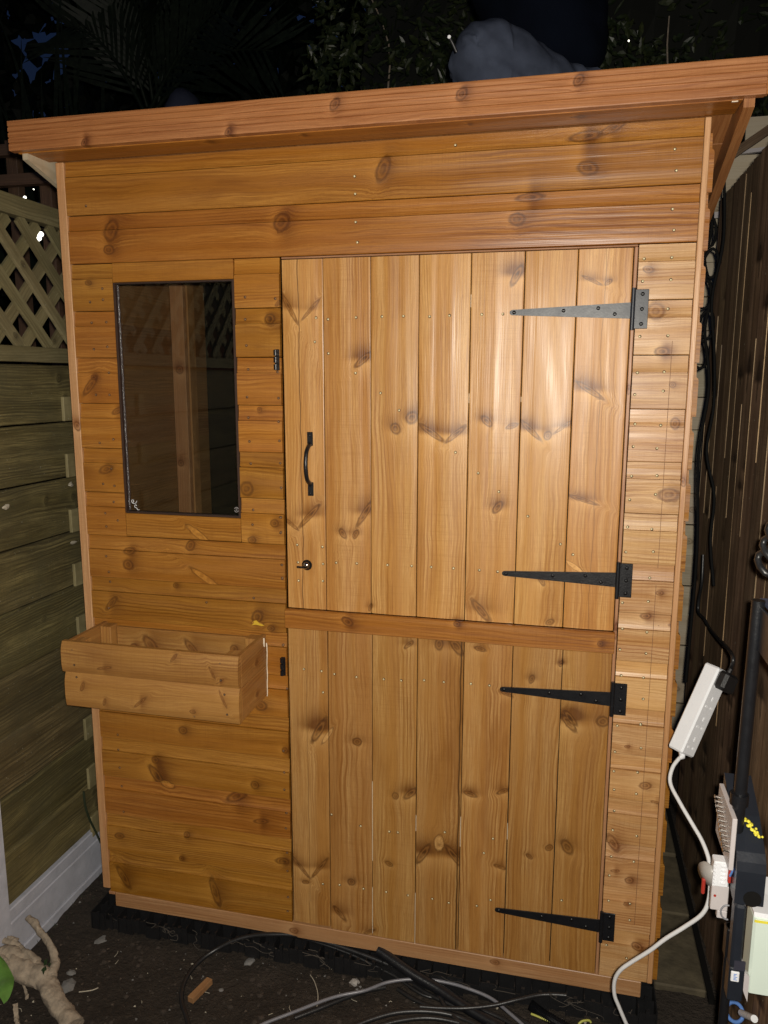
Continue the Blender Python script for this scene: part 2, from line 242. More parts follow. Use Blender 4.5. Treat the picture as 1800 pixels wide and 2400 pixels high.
seedc = [0]
def woodprops(o, hue=0, val=0, knots=(), crack=None):
    seedc[0] += 1
    o['tone'] = [float(hue), float(val), float((seedc[0] * 0.6180339) % 1 * 9.7)]
    for i in range(NK):
        if i < len(knots):
            k = knots[i]; o['k%d' % i] = [float(k[0]), float(k[1]), float(k[3])]; o['p%d' % i] = [float(k[4]), float(max(.2, k[2] / k[3])), float(k[5])]
        else: o['k%d' % i] = [0., 50., 1e-5]; o['p%d' % i] = [0., 1., 0.]
    o['crack'] = [float(x) for x in crack] if crack else [5., 1e-5, 0.]
    return o
KN = [(0.607,1.684,0.0409,0.0053,-61,0.5),(0.66,1.68,0.0316,0.0042,47,0.3),(0.751,1.545,0.007,0.0056,58,0.6),(0.728,1.534,0.0046,0.0035,0,0.5),(0.789,1.564,0.0275,0.0076,40,0.8),(0.867,1.403,0.0137,0.011,-59,0.5),(0.906,1.429,0.0149,0.0129,50,0.7),(0.953,1.395,0.0352,0.0067,-34,0.7),(1.01,1.392,0.0298,0.006,41,0.6),(0.552,1.659,0.008,0.0072,-1,0.4),(0.578,1.696,0.0086,0.0043,46,0.3),(1.095,1.733,0.0069,0.0053,-39,0.6),(1.14,1.745,0.0247,0.008,62,0.9),(1.336,1.725,0.0088,0.0047,35,0.6),(1.301,1.73,0.0237,0.0036,-26,0.5),(1.307,1.495,0.0349,0.0061,-33,0.8),(1.082,1.423,0.0162,0.0078,-44,0.7),(1.116,1.424,0.0048,0.0045,1,0.8),(1.139,1.413,0.0144,0.0057,21,0.4),(1.181,1.405,0.0316,0.0057,-44,0.8),(1.22,1.393,0.01,0.0081,62,0.6),(1.208,1.382,0.0041,0.0035,1,0.5),(1.254,1.413,0.0248,0.0037,37,0.6),(1.416,1.749,0.0109,0.0069,-12,0.6),(1.437,1.663,0.0178,0.0173,-1,0.3),(1.454,1.578,0.0144,0.0092,0,0.9),(1.48,1.507,0.0069,0.0058,0,0.4),(1.491,1.424,0.0099,0.0122,1,0.4),(0.602,1.16,0.0224,0.0045,-38,0.4),(0.65,1.184,0.0406,0.0066,48,0.6),(0.735,1.143,0.0138,0.0073,-57,0.5),(0.768,1.143,0.0122,0.0065,65,0.5),(0.753,1.126,0.0043,0.0036,3,0.6),(0.792,1.197,0.0391,0.0071,58,0.6),(0.805,0.96,0.0101,0.0043,70,0.4),(0.749,0.923,0.0155,0.0096,-32,0.6),(1.023,0.938,0.0076,0.0065,4,0.8),(0.738,0.863,0.0089,0.0063,-37,0.4),(0.79,0.867,0.0125,0.0066,15,0.5),(0.78,0.855,0.0184,0.0044,10,0.4),(0.853,0.856,0.0108,0.0051,-48,0.4),(0.903,0.871,0.015,0.005,42,0.5),(0.979,0.879,0.0154,0.0098,86,0.4),(1.021,0.876,0.0263,0.0104,-54,0.4),(1.079,0.875,0.0136,0.0055,-11,0.5),(0.853,0.804,0.0065,0.0051,5,0.5),(0.871,0.821,0.0065,0.004,5,0.5),(0.71,0.703,0.0061,0.0053,6,0.5),(0.8,0.72,0.0156,0.0041,-26,0.5),(0.757,0.658,0.0056,0.0053,6,0.3),(0.774,0.66,0.006,0.0052,6,0.5),(0.881,0.721,0.0051,0.0044,6,0.4),(0.848,0.697,0.007,0.0037,-26,0.5),(0.862,0.745,0.0055,0.0044,6,0.4),(1.079,0.971,0.0338,0.0088,-49,0.4),(1.112,1.224,0.0164,0.0085,54,0.7),(1.086,1.219,0.0056,0.0046,2,0.8),(1.303,1.249,0.0326,0.0044,-17,0.6),(1.292,1.092,0.0222,0.0051,-33,-0.5),(1.218,1.055,0.0146,0.0058,-59,0.5),(1.241,0.955,0.0097,0.0065,35,0.3),(1.357,0.916,0.0066,0.0057,5,0.9),(1.135,0.878,0.0141,0.004,25,0.4),(1.204,0.81,0.0113,0.006,74,0.5),(1.271,0.854,0.0078,0.0046,65,0.9),(1.373,0.72,0.0148,0.0128,6,0.3),(1.146,0.766,0.0149,0.0041,-21,0.5),(1.298,0.721,0.0229,0.0072,-49,0.8),(1.487,1.267,0.0222,0.0142,2,0.4),(1.481,1.042,0.0085,0.0054,4,0.6),(1.455,0.984,0.0116,0.0067,4,0.7),(1.507,0.967,0.0033,0.0027,4,0.5),(1.484,0.964,0.0015,0.0015,4,0),(0.667,0.619,0.0386,0.01,61,0.9),(0.69,0.606,0.0269,0.0054,57,-0.6),(0.77,0.599,0.0121,0.0102,7,0.4),(0.723,0.537,0.0115,0.0061,-25,0.5),(0.85,0.596,0.0055,0.0052,7,0.3),(0.904,0.552,0.0044,0.0044,7,0.8),(0.871,0.462,0.0082,0.0093,8,0.2),(0.91,0.473,0.0221,0.0081,44,0.7),(0.968,0.5,0.0051,0.0051,8,0.4),(1.011,0.466,0.005,0.0061,8,0.6),(0.748,0.431,0.0058,0.0046,8,0.2),(0.79,0.437,0.0107,0.0053,8,0.5),(1.063,0.492,0.017,0.0064,-14,0.7),(1.086,0.669,0.009,0.0049,-26,0.5),(0.986,0.346,0.0219,0.0124,89,-0.3),(0.945,0.309,0.0352,0.0089,60,0.7),(1.027,0.314,0.0399,0.0087,-50,0.7),(0.855,0.267,0.0106,0.0061,-25,0.3),(0.771,0.233,0.0086,0.0051,-24,0.5),(0.752,0.197,0.0102,0.0094,9,0.5),(0.608,0.219,0.0384,0.0053,-48,0.5),(0.664,0.224,0.0379,0.0052,54,0.5),(0.623,0.175,0.0097,0.0053,9,0.6),(0.718,0.098,0.0255,0.0068,-48,0.5),(0.801,0.057,0.0172,0.0051,30,0.4),(1.084,0.223,0.0094,0.0058,-37,0.6),(1.084,0.41,0.0043,0.0043,8,0.4),(1.082,0.12,0.0095,0.0047,10,0.4),(0.572,0.552,0.0079,0.0079,7,0.6),(0.563,0.227,0.0139,0.0082,9,0.4),(1.143,0.51,0.016,0.0052,28,0.5),(1.122,0.642,0.0065,0.0041,7,0.3),(1.304,0.384,0.0202,0.0121,-59,0.4),(1.327,0.357,0.0087,0.006,9,0.6),(1.261,0.375,0.0102,0.0075,39,0.2),(1.214,0.344,0.009,0.0052,-37,0.4),(1.295,0.708,0.0262,0.0085,-49,0.8),(1.142,0.303,0.0148,0.0046,-16,0.5),(1.198,0.318,0.0042,0.0042,9,0.2),(1.27,0.259,0.0048,0.0041,10,0.5),(1.477,0.57,0.0133,0.0089,7,0.4),(1.411,0.41,0.0255,0.0111,-61,0.5),(1.42,0.338,0.0105,0.0039,9,0.4),(1.454,0.318,0.0098,0.0078,9,0.7),(1.482,0.141,0.0132,0.0086,-25,0.7),(1.451,0.253,0.0066,0.0043,10,0.5),(1.431,0.664,0.0064,0.0035,7,0.5),(1.504,0.529,0.0126,0.0044,-15,0.3),(0.143,1.88,0.0269,0.0179,75,0.4),(0.135,1.834,0.0142,0.0116,-2,0.4),(0.591,1.88,0.0218,0.0184,67,0.6),(0.076,1.987,0.0077,0.0064,-3,0.4),(0.493,2.027,0.0046,0.007,-3,0.5),(0.836,1.983,0.0278,0.0139,68,0.5),(1.282,1.96,0.021,0.0133,-13,0.5),(1.137,1.863,0.017,0.013,-2,0.5),(1.328,2.037,0.028,0.0075,22,0.4),(1.274,2.025,0.0332,0.0104,6,0.7),(1.163,1.908,0.0297,0.0089,2,0.5),(0.072,1.756,0.0092,0.0061,-1,0.4),(0.555,1.66,0.0129,0.0129,-1,0.4),(0.13,1.436,0.0156,0.0073,25,0.5),(0.522,1.443,0.0061,0.0066,1,0.4),(0.485,1.246,0.0165,0.0175,2,0.3),(0.557,1.161,0.0106,0.0096,3,0.6),(0.495,1.115,0.0108,0.0088,3,0.5),(0.321,1.091,0.0143,0.0112,57,0.4),(0.349,1.121,0.0405,0.0091,-37,-0.8),(0.145,1.067,0.0171,0.0091,3,0.5),(0.071,1.521,0.0078,0.0063,0,0.6),(0.091,1.284,0.0212,0.0106,19,0.3),(0.059,1.5,0.0315,0.0094,49,0.4),(0.14,1.03,0.015,0.0129,-16,0.5),(0.273,0.98,0.0073,0.0063,4,0.6),(0.083,0.92,0.0241,0.0077,48,0.4),(0.504,0.913,0.0179,0.0139,59,0.5),(0.362,1.007,0.0459,0.0082,-32,-0.9),(0.504,0.895,0.0169,0.005,-5,-0.9),(0.278,0.575,0.0119,0.0108,6,0.5),(0.189,0.477,0.01,0.0094,7,0.5),(0.191,0.432,0.0334,0.0122,-54,0.9),(0.221,0.407,0.0199,0.0122,-13,-0.4),(0.484,0.441,0.0114,0.0114,7,0.5),(0.508,0.67,0.0162,0.0132,6,0.3),(0.427,0.397,0.0317,0.0127,26,0.5),(0.499,0.337,0.0209,0.0068,8,0.5),(0.541,0.885,0.0099,0.0069,4,0.6),(0.274,0.262,0.0089,0.0082,8,0.5),(0.255,0.188,0.0064,0.0064,9,0.9),(0.068,0.1,0.0368,0.0107,-60,0.6),(0.355,0.1,0.044,0.0113,-74,0.5),(0.556,0.228,0.0178,0.0095,9,0.4),(0.063,0.229,0.0146,0.0093,8,0.3)]
NL = [(0.674,1.661),(0.703,1.657),(0.772,1.66),(0.834,1.661),(0.885,1.661),(0.946,1.659),(0.992,1.661),(1.065,1.662),(0.67,1.605),(0.703,1.578),(0.77,1.532),(0.831,1.486),(0.876,1.446),(1.011,1.35),(1.065,1.303),(1.065,1.662),(1.112,1.662),(1.407,1.771),(1.462,1.772),(1.406,1.725),(1.463,1.727),(1.407,1.61),(1.464,1.611),(1.406,1.533),(1.461,1.535),(1.403,1.486),(1.462,1.494),(1.407,1.422),(1.461,1.42),(1.406,1.372),(1.456,1.369),(1.406,1.306),(1.46,1.309),(1.459,1.267),(1.405,1.253),(1.461,1.667),(0.718,1.069),(0.771,1.07),(0.849,1.071),(0.909,1.072),(0.957,1.072),(1.011,1.072),(1.073,1.071),(0.683,1.107),(0.684,1.064),(0.683,1.02),(0.617,1.109),(0.618,1.064),(0.619,1.017),(0.711,0.777),(0.769,0.775),(0.84,0.776),(0.885,0.777),(0.943,0.783),(0.992,0.783),(1.059,0.785),(0.629,0.783),(0.676,0.782),(0.68,0.725),(0.577,1.252),(0.575,1.177),(0.573,1.137),(0.574,1.055),(0.575,1.019),(0.573,0.842),(1.114,1.261),(1.182,1.206),(1.258,1.144),(1.287,1.121),(1.116,1.07),(1.404,1.191),(1.456,1.188),(1.403,1.133),(1.462,1.137),(1.458,1.076),(1.402,1.014),(1.458,1.021),(1.405,0.952),(1.459,0.948),(1.402,0.902),(1.46,0.897),(1.408,0.839),(1.458,0.838),(1.059,0.785),(1.104,0.785),(1.46,0.786),(1.458,0.724),(0.673,0.179),(0.72,0.184),(0.786,0.184),(0.848,0.185),(0.906,0.185),(0.971,0.186),(1.014,0.182),(1.087,0.186),(1.001,0.38),(1.101,0.337),(0.699,0.386),(0.778,0.365),(0.856,0.36),(0.878,0.361),(1.406,0.714),(1.458,0.722),(1.404,0.648),(1.462,0.664),(1.404,0.598),(1.458,0.602),(1.407,0.551),(1.458,0.547),(1.41,0.496),(1.465,0.438),(1.409,0.446),(1.409,0.375),(1.462,0.37),(1.407,0.324),(1.409,0.256),(1.459,0.256),(1.461,0.212),(1.41,0.134),(1.459,0.106),(1.123,0.38),(1.121,0.208),(1.297,0.238),(0.079,1.94),(0.77,1.971),(0.771,1.933),(0.772,1.872),(0.776,1.828),(1.455,1.987),(1.46,1.945),(1.457,1.869),(1.463,1.827),(0.999,2.023),(0.074,1.709),(0.111,1.741),(0.111,1.714),(0.075,1.658),(0.117,1.659),(0.077,1.592),(0.116,1.598),(0.116,1.533),(0.075,1.477),(0.114,1.477),(0.077,1.353),(0.118,1.363),(0.106,1.286),(0.08,1.245),(0.113,1.241),(0.108,1.198),(0.081,1.167),(0.082,1.131),(0.117,1.149),(0.495,1.712),(0.494,1.66),(0.495,1.598),(0.498,1.541),(0.493,1.474),(0.495,1.424),(0.496,1.365),(0.498,1.31),(0.501,1.193),(0.498,1.155),(0.235,1.143),(0.417,1.144),(0.319,1.139),(0.28,1.796),(0.369,1.798),(0.185,1.797),(0.572,1.707),(0.574,1.535),(0.575,1.472),(0.574,1.415),(0.575,1.368),(0.576,1.313),(0.577,1.251),(0.573,1.177),(0.574,1.139),(0.076,1.05),(0.081,1.007),(0.083,0.98),(0.074,0.906),(0.575,1.055),(0.575,1.021),(0.496,0.963),(0.363,0.942),(0.078,0.54),(0.077,0.495),(0.078,0.441),(0.081,0.385),(0.082,0.307),(0.568,0.55),(0.569,0.489),(0.568,0.439),(0.572,0.372),(0.57,0.327),(0.574,0.844),(0.582,0.725),(0.573,0.372),(0.572,0.255),(0.572,0.201),(0.572,0.122),(0.57,0.079)]
used = set()
def wall_knots(x0, x1, z0, z1, vert):        # knots seen on the front that fall on this board, in its own frame
    out = []
    for i, (X, Z, a, b, ang, st) in enumerate(KN):
        if x0 - .012 < X < x1 + .012 and z0 - .012 < Z < z1 + .012:
            if i in used and not (x0 < X < x1 and z0 < Z < z1): pass
            th = R(ang)
            if vert: out.append((Z - z0, x1 - X, a, b, th - pi / 2, st))
            else: out.append((X - x0, Z - z0, a, b, th, st))
    out.sort(key=lambda k: -k[2] * k[3] * (1.5 if abs(k[5]) > .6 else 1))
    return out[:NK]
MH = lambda x, z, y=0: Matrix(((1, 0, 0, x), (0, 0, -1, y), (0, 1, 0, z), (0, 0, 0, 1)))      # local x right, y up, z out
MV = lambda x, z, y=0: Matrix(((0, -1, 0, x), (0, 0, -1, y), (1, 0, 0, z), (0, 0, 0, 1)))     # local x up, y left, z out
def tonejit(h=.006, v=.10): return random.uniform(-h, h), random.uniform(-v, v)
def hboard(name, par, x0, x1, z0, z1, mt, y=0, cove=True, hue=None, val=None, label=None, t=.012):
    h = z1 - z0; g = .0008
    if cove: prof = [(g, -t), (g, -.0015), (g + .0015, 0), (h - .0385, 0), (h - .0378, -.0065), (h - .0366, -.0065), (h - .0360, -.0022), (h - .028, -.0045), (h - .016, -.0058), (h - g, -.006), (h - g, -t)]
    else: prof = [(g, -t), (g, -.001), (g + .001, 0), (h - g - .001, 0), (h - g, -.001), (h - g, -t)]
    b = MB(); L = x1 - x0; ph = random.uniform(0, 9)
    b.extrude(prof[::-1], .0005, L - .0005, segs=max(1, int(L / .25)), wob=lambda x, yy, z: (.0007 * noise.noise(Vector((x * 3 + ph, yy * 3, 0))), .0012 * noise.noise(Vector((x * 2.5, yy * 9, ph)))))
    o = b.build(name, mt, par, MH(x0, z0, y), label=label)
    hj, vj = tonejit(); return woodprops(o, hj if hue is None else hue, vj if val is None else val, wall_knots(x0, x1, z0, z1, False))
def vboard(name, par, x0, x1, z0, z1, mt, y=0, hue=None, val=None, crack=None, t=.014, gap=.0011, cup=.0016, label=None):
    w = x1 - x0; n = 8; prof = [(gap, -t), (gap, -.0022)]
    for i in range(n + 1): s = i / n; prof.append((gap + .0016 + (w - 2 * gap - .0032) * s, -cup * 4 * (s - .5) ** 2 + .0))
    prof += [(w - gap, -.0022), (w - gap, -t)]
    b = MB(); L = z1 - z0; ph = random.uniform(0, 9)
    b.extrude(prof[::-1], .0005, L - .0005, segs=max(1, int(L / .2)), wob=lambda x, yy, z: (.0006 * noise.noise(Vector((x * 3 + ph, yy * 3, 0))), .0014 * noise.noise(Vector((x * 2.2, yy * 7, ph)))))
    o = b.build(name, mt, par, MV(x1, z0, y), label=label)
    hj, vj = tonejit(.006, .07); return woodprops(o, hj if hue is None else hue, vj if val is None else val, wall_knots(x0, x1, z0, z1, True), crack)

# ------------------------------------------------------------------ plain materials
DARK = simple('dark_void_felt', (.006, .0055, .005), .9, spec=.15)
BLACKM = simple('black_ironmongery', (.0075, .008, .010), .33, 0, .3, 60, .25, 300)
BLACKB = simple('black_hinge_sheen', (.014, .017, .025), .40, 0, .6, 45, .06, 200, .45)  # black coat tinted grey-blue to carry the top hinge's flash reflection
SCREW = simple('black_screw', (.006, .006, .007), .35)
BRASS = simple('nail_head', (.78, .66, .40), .35, .25, .35, 200, 0)
NHOLE = simple('nail_hole', (.05, .022, .010), .8)
CHROME = simple('chrome', (.75, .72, .68), .12, 1.0, .05, 60, 0)
SEAL = simple('sealant', (.065, .055, .055), .18, 0, .5, 60, .9, 220)
SILI = simple('dried_filler', (.72, .62, .48), .6, 0, .2, 60, .5, 300)
PLASB = simple('black_plastic', (.010, .010, .011), .45, 0, .3, 40, .2, 300)
BLACKC = simple('black_cable', (.013, .013, .014), .38, 0, .5, 30, .2, 200)
GREYC = simple('grey_cable', (.16, .16, .18), .30, 0, .3, 40, .1)
WHITEP = simple('white_plastic', (.72, .73, .76), .28, 0, .04, 30, .05)
WHITEC = simple('white_cable', (.62, .62, .63), .32, 0, .14, 20, .05)
GREYP = simple('grey_plastic', (.50, .46, .46), .4, 0, .06, 30, .05)
GREENW = simple('pale_green_plastic', (.66, .76, .68), .35, 0, .03, 12, .03)
YELL = simple('yellow_paint', (.75, .66, .06), .5, 0, .15, 60, .4, 150)
REDP = simple('red_plastic', (.35, .03, .02), .4)
BLUEP = simple('blue_tape', (.10, .22, .55), .4, 0, .2, 40, .1)
CONC = simple('pale_painted_concrete', (.43, .44, .50), .75, 0, .34, 14, .6, 90)
STONE = simple('grey_stone', (.17, .165, .16), .8, 0, .3, 60, .5, 200)
BARK = simple('pale_root_bark', (.27, .22, .165), .9, 0, .75, 60, 1.0, 160)
LEAFB = simple('bright_leaf', (.09, .20, .04), .35, 0, .4, 40, .3, 120)
DRYL = simple('dry_debris', (.42, .38, .30), .7, 0, .4, 120, .2)
GLOW = simple('dark_navy_cloth', (.0022, .0032, .0065), 1, 0, .4, 9, .5, 160, .03)
TROU = simple('grey_denim', (.042, .050, .074), 1, 0, .45, 26, .2, 500, .05)
BUND = simple('dark_blue_cloth', (.012, .014, .024), 1, 0, .4, 20, .3, 300, .03)
SKIN = simple('skin', (.45, .25, .17), .5)
HAIR = simple('dark_hair', (.02, .014, .01), .5)

# ------------------------------------------------------------------ ground
def soil_mat():
    m, t, b = mat('dark_soil'); co = t.n('ShaderNodeTexCoord').outputs['Object']
    a = t.noise(co, 3, 5, .65); c2 = t.noise(co, 55, 5, .7); c = t.mix(t.map(a, .35, .65), (.021, .016, .012), (.040, .031, .024))
    c = t.mix(t.map(c2, .5, .75, 0, .7), c, (.060, .046, .034)); sp = t.noise(co, 230, 2, .6); c = t.mix(t.map(sp, .72, .78, 0, .55), c, (.22, .20, .16))
    t.set(b.inputs['Base Color'], c); b.inputs['Roughness'].default_value = .9; b.inputs['Specular IOR Level'].default_value = .3
    bp = t.n('ShaderNodeBump'); bp.inputs['Strength'].default_value = 1; bp.inputs['Distance'].default_value = .012; t.set(bp.inputs['Height'], t.m('ADD', c2, t.m('MULTIPLY', t.noise(co, 160, 3), .4))); t.set(b.inputs['Normal'], bp.outputs[0]); return m
def axis(lo, hi, step, far):
    v = [lo + step * i for i in range(int((hi - lo) / step) + 1)]; k = step; p = v[-1]
    while p < far: k *= 1.6; p += k; v.append(p)
    k = step; p = v[0]
    while p > -far: k *= 1.6; p -= k; v.insert(0, p)
    return v
GZ = -.07
def gh(x, y):
    v = Vector((x, y, 0)); return GZ + (.010 * noise.noise(v * 4) + .007 * noise.noise(v * 13) + .004 * noise.noise(v * 37)) * (1 if abs(x) < 4 and abs(y) < 4 else .2)
xs = axis(-.4, 2.0, .016, 60); ys = axis(-.7, .5, .016, 60)
g = MB(); g.add([(x, y, gh(x, y)) for y in ys for x in xs], [[j * len(xs) + i, j * len(xs) + i + 1, (j + 1) * len(xs) + i + 1, (j + 1) * len(xs) + i] for j in range(len(ys) - 1) for i in range(len(xs) - 1)], 0, True)
g.build('ground', soil_mat(), kind='structure', label='dark bare soil in front of the shed')
PAVE = simple('mossy_paving', (.085, .068, .040), .85, 0, .8, 22, 1.0, 70)
pv = empty('paving', (1.6, .1, -.06), kind='structure')
for k in range(6):
    b = MB(); y0 = .12 + k * .30; b.box((1.545, y0, -.10), (1.675, y0 + .292, -.046 + random.uniform(-.004, .004)), bev=.004); b.build('paving_slab', PAVE, pv, Matrix.Translation((-1.6, -.1, .06)))
b = MB(); b.box((1.677, .10, -.10), (1.692, 1.9, -.052)); b.build('drain_slot', DARK, pv, Matrix.Translation((-1.6, -.1, .06)))

# ------------------------------------------------------------------ shed
shed = empty('garden_shed', (0, 0, 0), label='small new orange-brown pine shed with stable door, strap hinges and tall window', cat='shed')
P = .116; J = [1.802 - P * k for k in range(15)] + [.0455]      # board joints below the door head
hboard('wall_board', shed, .0235, 1.510, 1.918, 2.046, PINE, cove=True)
hboard('wall_board', shed, .0235, 1.510, 1.802, 1.918, PINE)
XW0, XW1, ZW0, ZW1 = .1405, .4668, 1.1705, 1.7542
for k in range(15):
    zt, zb = J[k], J[k + 1]
    if k < 6:
        hboard('wall_board', shed, .0235, XW0, zb, zt, PINE); hboard('wall_board', shed, XW1, .5825, zb, zt, PINE)
    else: hboard('wall_board', shed, .0235, .5825, zb, zt, PINE)
    hboard('wall_board', shed, 1.3955, 1.510, zb, zt, PEACH, hue=random.uniform(-.006, .003), val=random.uniform(-.14, .04) + (.08 if k > 7 else 0))  # lower boards coloured lighter to offset the flash's falloff
# corner trims, plinth rail, door lining
def batten(name, par, a, b_, mt, hue=0, val=0, bev=.0015, knots=(), axis_='x', crack=None, label=None, props=True):
    """a plain square piece from corner a to corner b_, its own x axis along its length"""
    a = Vector(a); b_ = Vector(b_); d = b_ - a; m = MB()
    if axis_ == 'x': m.box((0, 0, 0), (d.x, d.z, d.y), bev=bev); M = Matrix(((1, 0, 0, a.x), (0, 0, -1, b_.y), (0, 1, 0, a.z), (0, 0, 0, 1)))
    elif axis_ == 'z': m.box((0, 0, 0), (d.z, d.x, d.y), bev=bev); M = Matrix(((0, -1, 0, b_.x), (0, 0, -1, b_.y), (1, 0, 0, a.z), (0, 0, 0, 1)))
    else: m.box((0, 0, 0), (d.y, d.z, d.x), bev=bev); M = Matrix(((0, 0, 1, a.x), (1, 0, 0, a.y), (0, 1, 0, a.z), (0, 0, 0, 1)))
    o = m.build(name, mt, par, M, label=label); return woodprops(o, hue, val, knots, crack)
batten('corner_trim', shed, (0, -.001, .056), (.0228, .016, 2.045), TRIM, 0, .1, knots=[(1.395 - .056, .008, .012, .009, .3, .8)], axis_='z')
batten('corner_trim', shed, (1.5105, -.001, .046), (1.5225, .016, 2.045), TRIM, 0, .12, knots=[(1.25, .008, .01, .006, .3, .8)], axis_='z')
batten('plinth_rail', shed, (.036, .002, 0), (1.4975, .034, .0435), TRIM, 0, -.10, knots=[(.55, .02, .012, .008, 0, .6), (1.1, .03, .012, .007, 0, .4)])
batten('end_block', shed, (.015, .002, .035), (.0345, .034, .0445), TRIM, -.006, -.1)
batten('door_lining', shed, (1.3865, .0005, .046), (1.3940, .03, 1.797), TRIM, -.008, -.14, knots=[(1.45, .004, .01, .004, 0, .8), (.9, .003, .02, .003, 0, .9)], axis_='z')
batten('door_lining', shed, (.5875, .0015, 1.7975), (1.3940, .03, 1.8015), TRIM, -.01, -.2)
batten('window_board', shed, (XW0 + .001, -.002, ZW1 + .001), (XW1 - .001, .010, 1.8015), PINE, .002, .02)
o = batten('window_board', shed, (XW0 + .001, -.002, 1.1085), (XW1 - .001, .010, ZW0 - .001), PINE, .002, -.02); woodprops(o, .002, -.02, wall_knots(XW0, XW1, 1.1085, ZW0, False))
# window: reveal, sealant, glass, etched stamp
win = MB()
for a, b_ in (((XW0, .0005, ZW0 + .004), (XW0 + .004, .022, ZW1 - .003)), ((XW1 - .006, .0005, ZW0 + .004), (XW1, .022, ZW1 - .003)), ((XW0, .0005, ZW1 - .003), (XW1, .022, ZW1)), ((XW0, .0005, ZW0), (XW1, .022, ZW0 + .004))): win.box(a, b_)
win = win.build('window_frame', simple('dark_reveal', (.035, .015, .008), .6), shed)
gm, t, bb = mat('window_glass'); bb.inputs['Base Color'].default_value = (1, 1, 1, 1); bb.inputs['Roughness'].default_value = 0; bb.inputs['Transmission Weight'].default_value = 1; bb.inputs['IOR'].default_value = 1.5
tr = t.n('ShaderNodeBsdfTransparent'); tr.inputs[0].default_value = (.86, .87, .85, 1); glo = t.n('ShaderNodeBsdfGlossy'); glo.inputs['Roughness'].default_value = .0; fr = t.n('ShaderNodeFresnel'); fr.inputs[0].default_value = 1.36
mx = t.n('ShaderNodeMixShader'); t.set(mx.inputs[0], fr.outputs[0]); t.set(mx.inputs[1], tr.outputs[0]); t.set(mx.inputs[2], glo.outputs[0]); t.set([n for n in t.nt.nodes if n.type == 'OUTPUT_MATERIAL'][0].inputs[0], mx.outputs[0])
b = MB(); b.box((XW0 + .004, .012, ZW0 + .004), (XW1 - .006, .015, ZW1 - .003)); pane = b.build('glass_pane', gm, shed)
b = MB(); pts = [(XW0 + .0075 + .0015 * noise.noise(Vector((k * .6, 0, 0))), .0100, ZW0 + .006 + (ZW1 - ZW0 - .012) * k / 60) for k in range(61)]
b.tube(pts, [.0032 + .0009 * noise.noise(Vector((k * .9, 5, 0))) for k in range(61)], n=7); b.build('sealant_bead', SEAL, win)
b = MB()
sc = [(.157, 1.196), (.160, 1.200), (.158, 1.204), (.154, 1.202), (.155, 1.197), (.160, 1.194), (.166, 1.196), (.169, 1.2015)]
b.tube(spline([(x, .0108, z) for x, z in sc], 4), .0010, n=6)
sc = [(.168, 1.188), (.165, 1.191), (.162, 1.188), (.163, 1.184), (.168, 1.182), (.170, 1.178), (.175, 1.178)]
b.tube(spline([(x, .0108, z) for x, z in sc], 4), .0010, n=6); b.build('chalk_scribble', WHITEC, pane)
b = MB(); cx, cz = .4505, 1.1895
for a0, a1 in ((20, 160), (200, 340)): b.tube([(cx + .0055 * cos(R(a0 + (a1 - a0) * k / 8)), .0112, cz + .0062 * sin(R(a0 + (a1 - a0) * k / 8))) for k in range(9)], .0006, n=5)
for k in range(3): b.tube([(cx - .002, .0112, cz - .0025 + k * .0025), (cx + .002, .0112, cz - .0025 + k * .0025)], .0005, n=5)
b.build('etched_stamp', GREYP, pane)

# stable door: two leaves of vertical boards
def bars(par, x0, x1, zs):
    for z in zs: batten('ledge', par, (x0, .0152, z - .045), (x1, .034, z + .045), INNER, axis_='x')
XU = [.5880, .6910, .8067, .9207, 1.0393, 1.1575, 1.2710, 1.3855]
XL = [.5865, .6928, .8095, .9250, 1.0400, 1.1577, 1.2743, 1.3865]
b = MB(); b.box((.592, .0148, .95), (1.382, .0151, 1.79)); upper = b.build('upper_door', DARK, shed, label='pale pine upper half of the stable door')
b = MB(); b.box((.592, .0148, .05), (1.382, .0151, .90)); lower = b.build('lower_door', DARK, shed, label='lower half of the stable door')
cr = {0: (.061, .0011, .95), 6: (.057, .0008, .55)}
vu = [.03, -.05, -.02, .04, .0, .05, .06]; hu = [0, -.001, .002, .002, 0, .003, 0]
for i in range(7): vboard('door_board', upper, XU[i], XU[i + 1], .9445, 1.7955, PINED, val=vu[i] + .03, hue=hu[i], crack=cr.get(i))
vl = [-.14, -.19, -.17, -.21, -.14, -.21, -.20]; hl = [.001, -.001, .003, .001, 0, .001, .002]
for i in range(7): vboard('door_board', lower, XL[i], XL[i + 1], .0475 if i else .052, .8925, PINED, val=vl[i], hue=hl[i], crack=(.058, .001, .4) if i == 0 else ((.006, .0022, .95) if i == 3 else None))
o = batten('door_rail', lower, (.5835, -.013, .8935), (1.3890, .0, .9435), PINE, -.004, -.10); woodprops(o, -.004, -.08, wall_knots(.5835, 1.389, .8935, .9435, False))
bars(upper, .60, 1.38, (1.66, 1.06)); bars(lower, .60, 1.38, (.76, .2))
